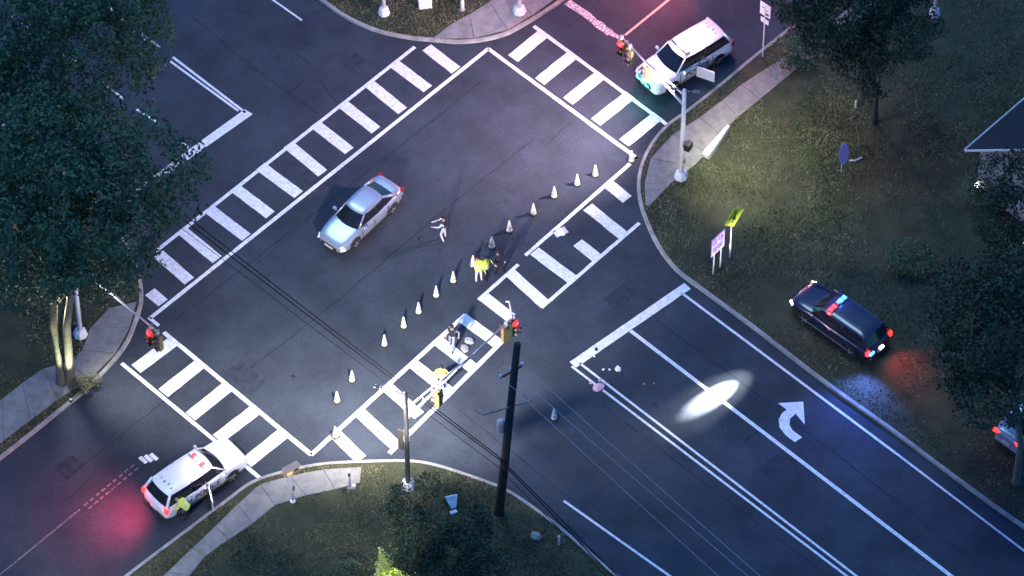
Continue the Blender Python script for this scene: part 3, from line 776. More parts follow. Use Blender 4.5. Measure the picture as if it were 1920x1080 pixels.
    if vest:
        b = MB(); ch = Vector(J['chest']); wa = Vector(J['pelvis']); sl = Vector(J['lsh']); sr = Vector(J['rsh'])
        ax = (sr-sl).normalized(); upv = (ch-wa).normalized(); f2 = upv.cross(ax)*-1
        def vf(u, v):
            th = 2*PI*u; q = wa.lerp(ch + upv*.09, v); wv = .205+.035*v - (.06 if v > .85 else 0)
            return q + ax*math.cos(th)*wv + f2*math.sin(th)*(.16 if v < .85 else .12)
        b.grid(vf, 16, 6); vo = b.build('hi_vis_vest', vest, t, True)
        b = MB()
        for z in (.25,.55):
            def bf(u, v, z=z):
                th = 2*PI*u; q = wa.lerp(ch + upv*.09, z+.07*v); wv = .205+.035*z+.008
                return q + ax*math.cos(th)*wv + f2*math.sin(th)*.168
            b.grid(bf, 16, 1)
        b.build('reflective_band', M_SIGNW, vo)
    # duty belt
    if baton:
        b = MB(); h = Vector(J['rha']); b.tube([h, h + (h-Vector(J['rwr'])).normalized()*.28], [.022,.03], 7); b.build('torch', M_PALE, t)
    return t
def joints(**kw):
    J = dict(pelvis=(0,0,.96), waist=(0,0,1.12), chest=(0,.0,1.36), neck=(0,.01,1.52), head=(0,.03,1.64), crown=(0,.02,1.74),
             lsh=(-.2,0,1.43), lel=(-.27,-.02,1.15), lwr=(-.28,.08,.92), lha=(-.28,.11,.83), rsh=(.2,0,1.43), rel=(.27,-.02,1.15), rwr=(.28,.08,.92), rha=(.28,.11,.83),
             lhip=(-.1,0,.90), lkn=(-.12,.02,.50), lan=(-.14,-.02,.09), lto=(-.15,.14,.04), rhip=(.1,0,.90), rkn=(.12,.02,.50), ran=(.14,-.02,.09), rto=(.15,.14,.04))
    J.update(kw); return J
def P(px, py): 
    q = G(px, py); return Vector((q.x, q.y, 0))
make_person(P(833,449), R(70), 'person in grey clothing reaching out one arm beside the silver sedan', 
    joints(lel=(-.33,.14,1.25), lwr=(-.36,.40,1.2), lha=(-.36,.5,1.2), rel=(.34,.2,1.2), rwr=(.2,.36,1.1), rha=(.15,.42,1.1), lkn=(-.15,.12,.52), lan=(-.2,-.05,.09), lto=(-.2,.1,.04)), M_NAVY, M_PALE, sleeves=M_PALE, baton=True)
make_person(P(935,512), R(200), 'person in dark uniform standing beside the cone next to the yellow vests', 
    joints(rel=(.36,.1,1.2), rwr=(.3,.32,1.15), rha=(.27,.4,1.15), lan=(-.2,-.02,.09), lto=(-.22,.13,.04), ran=(.2,-.02,.09), rto=(.22,.13,.04)), M_NAVY, M_NAVY, headgear=M_NAVY)
make_person(P(898,528), R(20), 'person in a pale jacket and yellow vest, left one of the pair among the cones', 
    joints(chest=(0,.10,1.34), neck=(0,.16,1.48), head=(0,.2,1.59), crown=(0,.22,1.69), lsh=(-.2,.08,1.40), rsh=(.2,.08,1.40), lel=(-.34,.12,1.18), lwr=(-.3,.34,1.05), lha=(-.28,.42,1.02), rel=(.32,.2,1.15), rwr=(.2,.4,1.05), rha=(.15,.48,1.02)), M_VIS, M_PALE, vest=M_VIS, sleeves=M_PALE)
make_person(P(911,524), R(250), 'person in a bright yellow vest, right one of the pair among the cones', 
    joints(lel=(-.32,.1,1.2), lwr=(-.22,.33,1.1), lha=(-.17,.4,1.08)), M_VIS, M_NAVY, vest=M_VIS, headgear=M_NAVY)
make_person(P(848,652), R(160), 'person in dark clothes with grey sleeves walking on the crosswalk bars', 
    joints(lkn=(-.12,.2,.52), lan=(-.13,.24,.12), lto=(-.13,.4,.05), ran=(.13,-.22,.1), rto=(.13,-.08,.04), rkn=(.12,-.02,.5), lel=(-.3,-.14,1.17), lwr=(-.3,-.08,.93), lha=(-.3,-.04,.85)), M_NAVY, M_GREY, sleeves=M_GREY)
make_person(P(828,728), R(0), 'person in yellow hi-vis vest and dark trousers standing on the crosswalk below the mast arm', 
    joints(lel=(-.33,.03,1.18), rel=(.33,.03,1.18)), M_VIS, M_NAVY, vest=M_VIS, sleeves=M_VIS)
make_person(P(350,972), R(75), 'person in hi-vis jacket leaning in at the open door of the lower left police vehicle', 
    joints(pelvis=(0,-.1,.92), waist=(0,-.02,1.06), chest=(0,.2,1.22), neck=(0,.34,1.3), head=(0,.44,1.36), crown=(0,.52,1.42), lsh=(-.2,.2,1.26), rsh=(.2,.2,1.26),
           lel=(-.3,.3,1.02), lwr=(-.22,.5,.95), lha=(-.2,.58,.95), rel=(.3,.3,1.02), rwr=(.22,.5,.95), rha=(.2,.58,.95), lhip=(-.1,-.1,.88), rhip=(.1,-.1,.88)), M_VIS, M_NAVY, vest=M_VIS)

# ------------------------------------------------------------------ cones
def make_cone():
    t = empty('traffic_cone', (0,0,0))
    b = MB(); b.box((0,0,.02), (.38,.38,.04), top=.94); b.build('cone_base', M_CONEB, t)
    b = MB(); b.lathe([(.155,.04),(.14,.07),(.115,.24),(.085,.42),(.058,.60),(.038,.72),(.030,.745),(.012,.75)], 16); b.build('cone_body', M_CONE, t, True)
    b = MB(); b.lathe([(.1235,.22),(.0965,.38)], 16); b.lathe([(.0825,.46),(.0665,.56)], 16); b.build('reflective_collar', M_SIGNW, t, True)
    return t
proto = make_cone()
def dup(root):
    r = root.copy(); COL.objects.link(r)
    for c in [o for o in root.children]:
        d = c.copy(); COL.objects.link(d); d.parent = r
    return r
CONES = [((1116,328),'traffic cone at the upper right end of the row, nearest the signal pole corner'),
 ((1082,345),'second traffic cone from the upper right end of the row'),((1039,368),'third traffic cone from the upper right end of the row'),
 ((1000,400),'fourth traffic cone from the upper right end, above the worn white patch on the crosswalk'),((955,432),'traffic cone just up the row from the person in dark uniform'),
 ((922,462),'traffic cone standing at the head of the person in dark uniform'),((887,497),'traffic cone touching the left of the yellow vest pair'),
 ((850,527),'first traffic cone down the row from the yellow vest pair'),((818,554),'second traffic cone down the row from the yellow vest pair'),
 ((785,585),'third traffic cone down the row from the yellow vest pair'),((757,612),'fourth traffic cone down the row, next above the black cables'),
 ((721,646),'traffic cone just above the black cables over the crossing'),((660,713),'traffic cone just below the black cables over the crossing'),
 ((632,752),'second traffic cone from the lower left end of the row'),((629,818),'traffic cone standing on the crosswalk line at the lower left end of the row'),
 ((1184,301),'traffic cone standing on the paint at the right corner of the crossing box'),((1039,784),'lone traffic cone on the lower right road under the thin wires')]
for i, (q, lb) in enumerate(CONES):
    c = proto if i == 0 else dup(proto)
    c.location = G(*q); c.location.z = 0.004; c.rotation_euler = (0,0,random.uniform(0,PI))
    tag(c, lb, 'traffic cone', 'traffic cones across the crossing')

# ------------------------------------------------------------------ signals, poles, wires
LIT = []
def signal_head(parent, at, facing, lit, tall=3):
    b = MB(); d = Vector((math.cos(facing), math.sin(facing), 0)); at = Vector(at)
    H = .36*tall; Mx = Matrix.Rotation(facing, 3, 'Z')
    b.box(at - Vector((0,0,H/2)), (.24,.36,H), rz=facing); ho = b.build('signal_head', M_SIGY, parent)
    for i in range(tall):
        c = at + Vector((0,0,-.18-.36*i)) + d*.125
        colr = {0:'r',1:'y',2:'g'}[min(i,2)]
        m = M_RED_E if (lit == 'r' and i == 0) else M_GRN_E if (lit == 'g' and i == tall-1) else mat('dark_lens', (.03,.02,.015), .3, var=.1)
        on = m in (M_RED_E, M_GRN_E); R_ = .175 if on else .145; q = MB(); vw = .09 if on else .22
        q.grid(lambda u, v: c + Mx @ Vector((.13*math.sin(PI/2*v), R_*math.cos(2*PI*u)*math.cos(PI/2*v), R_*math.sin(2*PI*u)*math.cos(PI/2*v))), 14, 4); q.build('lens', m, ho, True)
        if on:
            wq = ho.matrix_world @ c
            LIT.append((parent, c + d*.30, m is M_RED_E))
        v = MB()
        def vf(u, w, c=c, vw=vw):
            th = PI*(-.12+1.24*u); r = .16
            return c + Mx @ Vector((vw*w, r*math.cos(th), r*math.sin(th)))
        v.grid(vf, 10, 1)
        def vf2(u, w, c=c, vw=vw):
            th = PI*(-.12+1.24*u); r = .168
            return c + Mx @ Vector((vw*w, r*math.cos(th), r*math.sin(th)))
        v.grid(vf2, 10, 1)
        v.build('visor', M_BLK, ho)
    return ho
def point(name, loc, col, e, rad=.15):
    l = bpy.data.lights.new(name, 'POINT'); l.energy = e; l.color = col; l.shadow_soft_size = rad
    o = bpy.data.objects.new(name, l); COL.objects.link(o); o.location = loc; return o

def mast(name, base_px, tip_px, zarm, ztop, heads, label, z0=.12, truss=True, m=M_GALV, extras=None, pm=None):
    b0 = G(*base_px, z0); t = empty(name, b0); tag(t, label, 'signal pole')
    tip = G(*tip_px, zarm+.35) - b0
    b = MB(); b.lathe([(.34,0),(.36,.06),(.30,.32),(.20,.42),(.15,.46)], 8); b.build('pole_base', M_WPOLE, t)
    b = MB(); b.tube([(0,0,.44),(0,0,ztop)], [.125,.095], 12); b.tube([(0,0,ztop),(0,0,ztop+.06)], [.11,.03], 10); b.build('pole', pm or M_WPOLE, t, True)
    b = MB(); st = Vector((0,0,zarm-z0)); L_ = Vector((tip.x, tip.y, 0)).length; d = Vector((tip.x, tip.y, 0)).normalized()
    e = Vector((tip.x, tip.y, zarm-z0+.35))
    b.tube([st, st.lerp(e,.5)+Vector((0,0,.05)), e], [.075,.06,.04], 9)
    if truss:
        s2 = st + Vector((0,0,.75)); e2 = st.lerp(e,.62)
        b.tube([s2, s2.lerp(e2,.6)+Vector((0,0,.08)), e2+Vector((0,0,.06))], [.06,.045,.04], 8)
        for k in range(1,4):
            u = k/4; b.tube([st.lerp(e2,u)+Vector((0,0,.03)), s2.lerp(e2,u)], .025, 6)
    arm = b.build('mast_arm', m, t, True)
    for (u, fac, lit) in heads:
        q = st.lerp(e, u); b = MB(); b.tube([q + Vector((0,0,.1)), q + Vector((0,0,-.22))], .035, 6); b.box(q, (.16,.16,.18)); b.build('bracket', M_GALV, t)
        signal_head(t, q + Vector((0,0,-.2)), fac, lit)
    if extras: extras(t, st, e)
    return t, b0, st, e
SWd = R(225); SEd = R(-42)
# right corner pole
def ex2(t, st, e):
    for z, a in ((2.6, R(-30)),):
        b = MB(); d = Vector((math.cos(a), math.sin(a), 0)); b.box(Vector((0,0,z)) + d*.32, (.30,.40,.42), rz=a); po = b.build('pedestrian_signal', M_BLK, t)
        b = MB(); b.box(Vector((0,0,z)) + d*.14, (.1,.1,.1), rz=a); b.build('bracket', M_GALV, t)
    b = MB(); b.box((.12,-.02,1.25),(.12,.14,.2)); b.build('push_button', M_SIGY, t)
pole2 = mast('signal_mast_pole', (1277,332), (1163,66), 5.6, 6.6, [(.97, R(228), 'r'),(.60, R(228), 'g'),(.84, R(228), 'n')], 'white signal pole with mast arm reaching over the white police vehicle at the right corner', extras=ex2)
# bottom pole
def ex3(t, st, e):
    b = MB(); b.box((-.28,.08,3.6),(.04,.30,1.5), rz=R(60)); b.build('sign_back', M_BRN, t)
    b = MB(); b.box((0,.1,3.9),(.26,.3,.5)); b.build('control_box', M_GALV, t)
    q = st.lerp(e, .985)
    b = MB(); b.tube([q+Vector((-.25,.3,.9)), q+Vector((-.1,.25,.95)), q+Vector((0,.1,.3)), q], .045, 7); b.build('camera_bracket', M_GALV, t)
pole3 = mast('signal_mast_pole', (765,912), (962,594), 5.4, 7.3, [(1.0, R(-40), 'r'),(.93, R(120), 'g'),(.30, R(150), 'n')], 'signal pole at the bottom corner with mast arm reaching over the lower right crosswalk', extras=ex3, m=M_GALV, pm=M_DSTEEL)
# left pole
pole4 = mast('signal_mast_pole', (151,628), (296,622), 5.6, 6.4, [(.92, R(228), 'r'),(1.0, R(228), 'n')], 'signal pole under the big tree on the left corner with mast arm over the road')
# top poles
mast('signal_mast_pole', (974,22), (700,-115), 5.6, 6.6, [(.9, R(40), 'n')], 'signal pole whose white base stands at the top corner beside the ramp')
def plain_pole(px, label, h=8, z0=.12):
    t = empty('lamp_pole', G(*px, z0)); tag(t, label, 'pole')
    b = MB(); b.lathe([(.30,0),(.31,.06),(.24,.38),(.15,.5)], 10); b.build('pole_base', M_WPOLE, t)
    b = MB(); b.tube([(0,0,.48),(0,0,h)], [.11,.07], 10); b.build('pole', M_WPOLE, t, True)
plain_pole((720,25), 'white pole base on the top corner lawn, left of the white cabinet')
plain_pole((1752,28), 'grey pole foot near the top edge on the dark right hand lawn', 7)
# cabinet
t = empty('utility_cabinet', G(797,12,.12), R(8)); tag(t, 'small white utility cabinet on the top corner lawn', 'cabinet')
b = MB(); b.box((0,0,.35),(.66,.4,.7)); b.build('case', M_CABW, t); b = MB(); b.box((0,0,.73),(.72,.46,.05)); b.build('lid', M_CABW, t); b = MB(); b.box((0,-.21,.35),(.55,.02,.55)); b.build('door', M_CABW, t)
t = empty('bollard', G(867,18,.12)); tag(t, 'short white bollard between the cabinet and the top corner pole', 'bollard')
b = MB(); b.lathe([(.10,0),(.10,.55),(.08,.7),(.03,.74)], 10); b.build('post', M_WPOLE, t, True); b = MB(); b.lathe([(.15,0),(.15,.03)],10); b.build('flange', M_GALV, t)

# utility pole with cross arms and wires
ub = G(935,962,.12); up_ = empty('utility_pole', ub); tag(up_, 'tall dark wooden utility pole at the bottom corner', 'utility pole')
ztopU = 13.0
b = MB(); b.tube([(0,0,-.2),(.28,0,4),(.86,0,ztopU)], [.23,.21,.16], 12); b.build('pole', M_WOOD, up_, True)
def loc_of(px, py, z): return G(px, py, z) - ub
ca, cb = loc_of(938,709,10.8), loc_of(979,686,10.8)
b = MB(); b.tube([ca, cb], .055, 6); b.build('cross_arm', M_WOOD, up_)
ce, cf = loc_of(905,778,8.6), loc_of(996,752,8.6)
b = MB(); b.tube([ce, cf], .04, 6); b.tube([cf, cf+Vector((.25,.2,0))], .03, 6); b.tube([cf-Vector((.15,.15,0)), cf+Vector((-.3,.35,.05))], .03, 6); b.tube([ce, ce+Vector((-.35,.25,0))], .03, 6); b.build('side_arm', M_DSTEEL, up_)
b = MB(); b.lathe([(.16,0),(.19,.05),(.19,.75),(.1,.85)], 12, c=(.12,.12,6.3)); b.build('transformer', M_GALV, up_, True)
for q in (ca, cb, (ca+cb)/2+Vector((0,.0,.05))):
    b = MB(); b.lathe([(.05,.02),(.08,.08),(.05,.12),(.08,.18),(.04,.24)], 10, c=q); b.build('insulator', M_SIGNW, up_, True)
def cable(name, p0, p1, sag, r, m, label, group, n=26):
    p0 = Vector(p0); p1 = Vector(p1); pts = []
    for i in range(n+1):
        u = i/n; q = p0.lerp(p1, u); q.z -= sag*4*u*(1-u); pts.append(q)
    b = MB(); b.tube(pts, r, 5); o = b.build(name, m); tag(o, label, 'wire', group); return o
# far poles out of the frame carry the other ends
def far_pole(px, h, label):
    bb = G(*px, .12); t = empty('utility_pole', bb); tag(t, label, 'utility pole')
    b = MB(); b.tube([(0,0,-.2),(0,0,h)], [.22,.16], 10); b.build('pole', M_WOOD, t, True)
    b = MB(); b.tube([(-.9,0,h-1.6),(.9,0,h-1.6)], .05, 6); b.build('cross_arm', M_WOOD, t); return bb
fs_ = far_pole((2230,2230), 13, 'wooden utility pole further down the lower right road')
fn_ = far_pole((-330,-75), 13, 'wooden utility pole beyond the trees on the upper left road')
for (s0, through, lb) in [((940,707), (1275,1007), 'thin pale overhead wire, lowest of the three running to the lower right'),
                          ((960,697), (1285,972), 'thin pale overhead wire, middle of the three running to the lower right'),
                          ((979,684), (1320,980), 'thin pale overhead wire, uppermost of the three running to the lower right')]:
    z = 10.9; a_ = G(*s0, z); c_ = G(*through, z); e_ = a_ + (c_-a_)*3.2
    cable('overhead_wire', a_, e_, .35, .009, M_WIRE, lb, 'thin wires from the utility pole')
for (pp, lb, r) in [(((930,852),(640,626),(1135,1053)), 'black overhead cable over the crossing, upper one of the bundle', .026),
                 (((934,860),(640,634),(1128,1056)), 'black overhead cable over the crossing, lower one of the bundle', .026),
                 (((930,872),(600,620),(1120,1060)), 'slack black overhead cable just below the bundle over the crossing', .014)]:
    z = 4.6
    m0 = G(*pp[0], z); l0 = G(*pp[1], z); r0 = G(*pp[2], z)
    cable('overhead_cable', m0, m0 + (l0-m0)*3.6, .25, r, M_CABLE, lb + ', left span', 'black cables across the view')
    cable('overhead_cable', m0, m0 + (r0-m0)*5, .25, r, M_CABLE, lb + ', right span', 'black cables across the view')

# pedestrian signal on its own post
t = empty('pedestrian_signal_post', G(549,940,.14)); tag(t, 'pedestrian signal post with orange lit head on the bottom corner footway', 'pedestrian signal')
b = MB(); b.lathe([(.14,0),(.14,.05),(.06,.12)], 10); b.tube([(0,0,.1),(0,0,2.35)], .055, 9); b.build('post', M_WPOLE, t, True)
a = R(-35)
b = MB(); b.box((0,0,2.55), (.30,.78,.46), rz=a+R(-20)); ho = b.build('signal_head', mat('tan_housing', (.55,.36,.26), .6, var=.15), t)
M3 = Matrix.Rotation(a+R(-20), 3, 'Z')
b = MB(); b.box(Vector((0,0,2.55)) + M3 @ Vector((.152,-.17,0)), (.02,.26,.30), rz=a+R(-20)); b.build('hand_symbol', M_ORG_E, ho)
b = MB(); b.box(Vector((0,0,2.57)) + M3 @ Vector((.152,.18,0)), (.02,.2,.2), rz=a+R(-20)); b.build('walk_symbol', M_BLK, ho)
b = MB(); b.box(Vector((0,0,2.81)) + M3 @ Vector((.1,0,0)), (.34,.80,.03), rz=a+R(-20)); b.build('visor', mat('tan_housing', (.55,.36,.26)), ho)
b = MB(); b.box((.08,-.03,1.1),(.1,.14,.22)); b.build('push_button', M_SIGY, t)
t = empty('push_button_post', G(656,916,.14)); tag(t, 'short white push-button post with a pale foot at the edge of the bottom corner footway', 'post')
b = MB(); b.tube([(0,0,.05),(0,0,1.55)], .055, 9); b.build('post', M_WPOLE, t, True)
b = MB(); b.box((0,0,.09),(.30,.30,.18), top=.9); b.build('foot', M_CONC, t); b = MB(); b.box((.2,.02,.12),(.12,.16,.24)); b.build('junction_box', M_WPOLE, t)
b = MB(); b.box((0,-.07,1.2),(.12,.06,.24)); b.build('push_button', M_SIGY, t)

# signs
def plate(b, c, ax, wdt, hgt, th=.02):
    n = Vector((ax.y, -ax.x, 0)); 
    vs = []
    for s in (0, 1):
        for (u, v) in ((-1,-1),(1,-1),(1,1),(-1,1)): vs.append(Vector(c) + ax*u*wdt/2 + Vector((0,0,v*hgt/2)) + n*(th*(s-.5)))
    b.add(vs, [(0,3,2,1),(4,5,6,7),(0,1,5,4),(1,2,6,5),(2,3,7,6),(3,0,4,7)])
    return n
axA = Vector((math.cos(R(46)), math.sin(R(46)), 0))
# lilac sign on two legs
l1, l2 = G(1337,514,.12), G(1350,502,.12); mid = (l1+l2)/2; ax = (l2-l1); ax.z = 0; ax.normalize()
t = empty('yard_sign', mid); tag(t, 'lilac-white board sign on two short posts below the yellow sign', 'sign')
for q in (l1-mid, l2-mid):
    b = MB(); b.tube([q, q+Vector((0,0,1.75))], .035, 6); b.build('post', M_WPOLE, t)
b = MB(); n = plate(b, (0,0,2.15), ax, .94, 1.28, .03); pn = b.build('board', M_SIGNP, t)
b = MB(); plate(b, Vector((0,0,2.15))-n*.012, ax, 1.0, 1.34, .02); b.build('frame', M_PURP, pn)
b = MB()
def stroke(u0, v0, u1, v1, wd=.05):
    p0 = Vector((0,0,2.15)) + ax*u0 + Vector((0,0,v0)) + n*.022; p1 = Vector((0,0,2.15)) + ax*u1 + Vector((0,0,v1)) + n*.022
    b.tube([p0, p1], wd/2, 4)
for s in [(-.36,.22,-.16,.30),(-.17,.48,-.15,.14),(-.36,.22,-.28,.12),(.08,.46,.08,.20),(.08,.20,.24,.16),(.22,.42,.34,.36),(.22,.42,.24,.2),(.34,.36,.33,.14),
          (-.38,-.12,-.1,-.06),(-.1,-.06,.12,-.1),(.12,-.1,.38,.02),(-.38,-.26,.38,-.2),(-.34,-.4,-.05,-.36),(.02,-.38,.3,-.3)]: stroke(*s)
b.build('lettering', M_PURP, pn)
# yellow diamond
yb = G(1368,482,.12); t = empty('warning_sign', yb); tag(t, 'fluorescent yellow-green diamond warning sign on a single post', 'sign')
b = MB(); b.tube([(0,0,0),(0,0,3.4)], .035, 6); b.box((0,0,.9),(.09,.09,.4)); b.build('post', M_WPOLE, t)
c = Vector((0,0,3.0)) + axA*.12; hd = .68
b = MB(); n = Vector((axA.y,-axA.x,0)); vs = []
for s in (0,1):
    for (u, v) in ((0,-1),(1,0),(0,1),(-1,0)): vs.append(c + axA*u*hd + Vector((0,0,v*hd)) + n*(.02*s+.04))
b.add(vs, [(0,3,2,1),(4,5,6,7),(0,1,5,4),(1,2,6,5),(2,3,7,6),(3,0,4,7)]); pn = b.build('plate', M_SIGNY, t)
b = MB(); cc = c + n*.068
b.tube([cc+axA*.08+Vector((0,0,.22)), cc+axA*.1+Vector((0,0,.30))], .05, 5); b.tube([cc+axA*.04+Vector((0,0,.16)), cc-axA*.02+Vector((0,0,-.06))], .05, 5)
b.tube([cc-axA*.02+Vector((0,0,-.06)), cc-axA*.14+Vector((0,0,-.26))], .03, 5); b.tube([cc-axA*.0+Vector((0,0,-.06)), cc+axA*.12+Vector((0,0,-.24))], .03, 5); b.tube([cc+axA*.04+Vector((0,0,.12)), cc-axA*.14+Vector((0,0,.02))], .025, 5)
b.build('walking_figure', M_BLK, pn)
# white sign top right
wbp = G(1430,106,.12); t = empty('road_sign', wbp); tag(t, 'white rectangular road sign with a small plaque below it near the top right kerb', 'sign')
axB = Vector((math.cos(R(-42)), math.sin(R(-42)), 0)); axB2 = axB
b = MB(); b.tube([(0,0,0),(0,0,3.9)], .035, 6); b.build('post', M_WPOLE, t)
b = MB(); n = plate(b, (0,0,3.55), axB, .66, .92); pn = b.build('plate', M_SIGNW, t)
b = MB(); 
for (u, v) in ((-.08,.12),(.08,.0)): plate(b, Vector((0,0,3.55+v))+axB*u+n*.016, axB, .22, .05, .01)
plate(b, Vector((0,0,3.28))+axB*.14+n*.016, axB, .2, .14, .01); b.build('printed_bars', M_TRIM, pn)
b = MB(); plate(b, (0,0,2.72), axB, .50, .34); b.build('plaque', M_SIGNW, t)
# blue-grey panel on the lawn
t = empty('banner_post', G(1577,323,.12)); tag(t, 'narrow blue-grey banner panel on a thin stake on the dark lawn', 'banner')
b = MB(); b.tube([(0,0,0),(0,0,2.2)], .02, 6); b.build('stake', M_WPOLE, t)
b = MB()
def bf(u, v):
    a = 2*PI*u; r = 1-.0*v; return Vector((.24*math.cos(a), .06*math.sin(a)*math.cos(a)+(.02 if v else -.02), 1.42+.78*math.sin(a)))
vs = []; n_ = 20
for s in (-.02,.02):
    for k in range(n_): a = 2*PI*k/n_; vs.append(Vector((.06+.25*math.cos(a), s, 1.42+.80*math.sin(a))))
b.add(vs, [tuple(reversed(range(n_))), tuple(range(n_,2*n_))] + [(k,(k+1)%n_,n_+(k+1)%n_,n_+k) for k in range(n_)]); b.build('panel', M_BLUEG, t)
b = MB(); b.tube([G(1592,301,.2), G(1604,301,.22), G(1616,295,.22)], .05, 6); o = b.build('pale_branch', M_PLATE); tag(o, 'short pale branch lying beside the blue-grey banner', 'branch')
b = MB(); b.tube([(0,0,0),(0,0,.55)], .05, 6); o = b.build('marker_stake', M_PLATE); o.location = G(1604,202,.12); tag(o, 'tiny pale marker stake on the dark lawn above the banner', 'stake')
b = MB(); b.tube([(0,0,0),(0,0,.7)], .05, 7); b.tube([(0,0,.7),(0,0,.76)], [.07,.02], 7); o = b.build('marker_stake', M_WPOLE); o.location = G(1048,1022,.12); tag(o, 'small pale marker stake by the kerb right of the grey stone', 'stake')

def rock(name, px, r, m, label, cat, seed=0, z=.12, sq=.6, n=2):
    bm = bmesh.new(); bmesh.ops.create_icosphere(bm, subdivisions=n, radius=1)
    rr = random.Random(seed)
    for v in bm.verts:
        k = 1 + .35*noise.noise(v.co*1.7 + Vector((seed*3.1,0,0))); v.co = Vector((v.co.x*r[0]*k, v.co.y*r[1]*k, v.co.z*r[2]*k))
    me = bpy.data.meshes.new(name); bm.to_mesh(me); bm.free(); me.materials.append(m)
    o = bpy.data.objects.new(name, me); COL.objects.link(o); q = G(*px, z); o.location = (q.x, q.y, z+r[2]*sq); o.rotation_euler = (0,0,rr.uniform(0,6)); tag(o, label, cat); return o
rock('stone', (1005,1008), (.30,.24,.2), M_STONE, 'grey stone on the bottom lawn close to the kerb', 'stone', 2)
rock('stone', (1052,436), (.24,.22,.07), M_SIGNW, 'crumpled white bag lying on the lower right crosswalk line', 'bag', 3, z=.0)
# pale flare-ended retaining kerb at right corner
pa, pb_ = G(1322,296,.12), G(1366,238,.12); d = (pb_-pa); ln = d.length; d.normalize(); n = Vector((-d.y,d.x,0))
b = MB(); vs = []
for q, wd, h in ((pa,.20,.22),(pa+d*.25,.24,.26),(pb_,.10,.14)):
    for s, z in ((-1,0),(1,0),(1,1),(-1,1)): vs.append(q + n*s*wd*(1 if z==0 else .8) + Vector((0,0,h*z)))
b.add(vs, [(3,2,1,0),(8,9,10,11)] + [(i*4+j, i*4+(j+1)%4, (i+1)*4+(j+1)%4, (i+1)*4+j) for i in range(2) for j in range(4)])
o = b.build('concrete_wing', mat('pale_concrete', (.62,.61,.60), .85, var=.2, scale=5)); tag(o, 'tapering pale concrete wing between the footway and the lawn at the right corner', 'concrete block')
# blue-white thing on the bottom lawn
t = empty('folded_sign', G(848,948,.12), R(15)); tag(t, 'pale blue folded board lying in the dark grass at the bottom corner', 'board')
b = MB(); b.add([(-.32,.12,.62),(.30,.16,.55),(.14,-.22,.12),(-.1,-.25,.1),(-.30,.18,.60),(.28,.22,.53),(.12,-.16,.10),(-.08,-.19,.08)], [(0,3,2,1),(4,5,6,7),(0,1,5,4),(1,2,6,5),(2,3,7,6),(3,0,4,7)]); b.build('front_board', M_ICE, t)
b = MB(); b.box((-.05,-.42,.08),(.34,.16,.05), rz=.2); b.build('lower_flap', M_ICE, t)
b = MB(); b.tube([(-.25,.3,0),(-.3,.15,.6)], .02, 5); b.tube([(.25,.35,0),(.28,.18,.54)], .02, 5); b.build('legs', M_TRIM, t)

# scattered debris by the stop line
def scrap(px, r, m, label, cat, seed, name, group=None):
    o = rock(name, px, (r, r*.75, r*.3), m, label, cat, seed, z=.004, sq=.5)
    if group: o['group'] = group
scrap((1131,693), .08, M_SIGNW, 'leftmost small white scrap by the double centre line', 'debris', 1, 'paper_scrap')
scrap((1143,693), .07, M_SIGNW, 'small white scrap between the two larger white scraps', 'debris', 2, 'paper_scrap')
scrap((1159,692), .19, M_SIGNW, 'largest white scrap inside the corner of the stop line', 'debris', 3, 'paper_scrap')
scrap((1208,720), .08, M_STONE, 'dull scrap left of its smaller twin on the lower right lane', 'debris', 4, 'paper_scrap')
scrap((1226,719), .06, M_STONE, 'smaller dull scrap right of its twin on the lower right lane', 'debris', 5, 'paper_scrap')
scrap((1118,655), .11, M_BLK, 'black scrap on the lower end of the stop line', 'debris', 6, 'rubber_scrap')
scrap((1114,668), .07, M_SIGNW, 'small pale scrap just below the black scrap at the stop line', 'debris', 7, 'paper_scrap')
scrap((1125,713), .10, M_PINK, 'small pink scrap on the upper one of the double centre lines', 'debris', 8, 'cloth_scrap')
scrap((1108,718), .09, M_PINK, 'small pink scrap left of the crumpled pink cloth', 'debris', 9, 'cloth_scrap')
o = rock('pink_cloth', (1122,728), (.30,.24,.10), M_PINK, 'crumpled pink cloth lying across the double centre line', 'cloth', 10, z=.004)
scrap((551,707), .12, M_BLK, 'dark flat scrap on the open asphalt below the silver sedan', 'debris', 11, 'rubber_scrap')
scrap((789,447), .13, M_BLK, 'dark flat scrap on the asphalt left of the person in grey', 'debris', 12, 'rubber_scrap')
scrap((1532,410), .12, M_PLATE, 'pale scrap on the right hand lawn above the black police vehicle', 'debris', 13, 'paper_scrap')
scrap((1539,432), .08, M_PLATE, 'smaller pale scrap on the right hand lawn just below another', 'debris', 14, 'paper_scrap')
def person_shade(): pass

# kit spread out on the crosswalk beside the walking person
for i, (x, y, m, lb) in enumerate([(880,640,M_STONE,'dull bundle of kit on the crosswalk, upper one right of the walking person'),(872,655,M_STONE,'dull bundle of kit on the crosswalk, lower one right of the walking person')]):
    rock('kit_bundle', (x, y), (.26,.2,.1), m, lb, 'bundle', 40+i, z=.01)
# garden lights
for (x, y, lb) in [(1830,352,'bright white garden globe light left of the bush under the house eave'),(1919,456,'bright white garden globe light at the right edge above the dark tree')]:
    t = empty('garden_light', G(x, y+10, .12)); tag(t, lb, 'garden light')
    b = MB(); b.tube([(0,0,0),(0,0,.5)], .03, 6); b.build('stake', M_BLK, t)
    b = MB(); b.lathe([(.02,.48),(.10,.54),(.12,.62),(.10,.70),(.02,.76)], 12); b.build('globe', M_WHT_E, t, True)
    t.location.z += 0
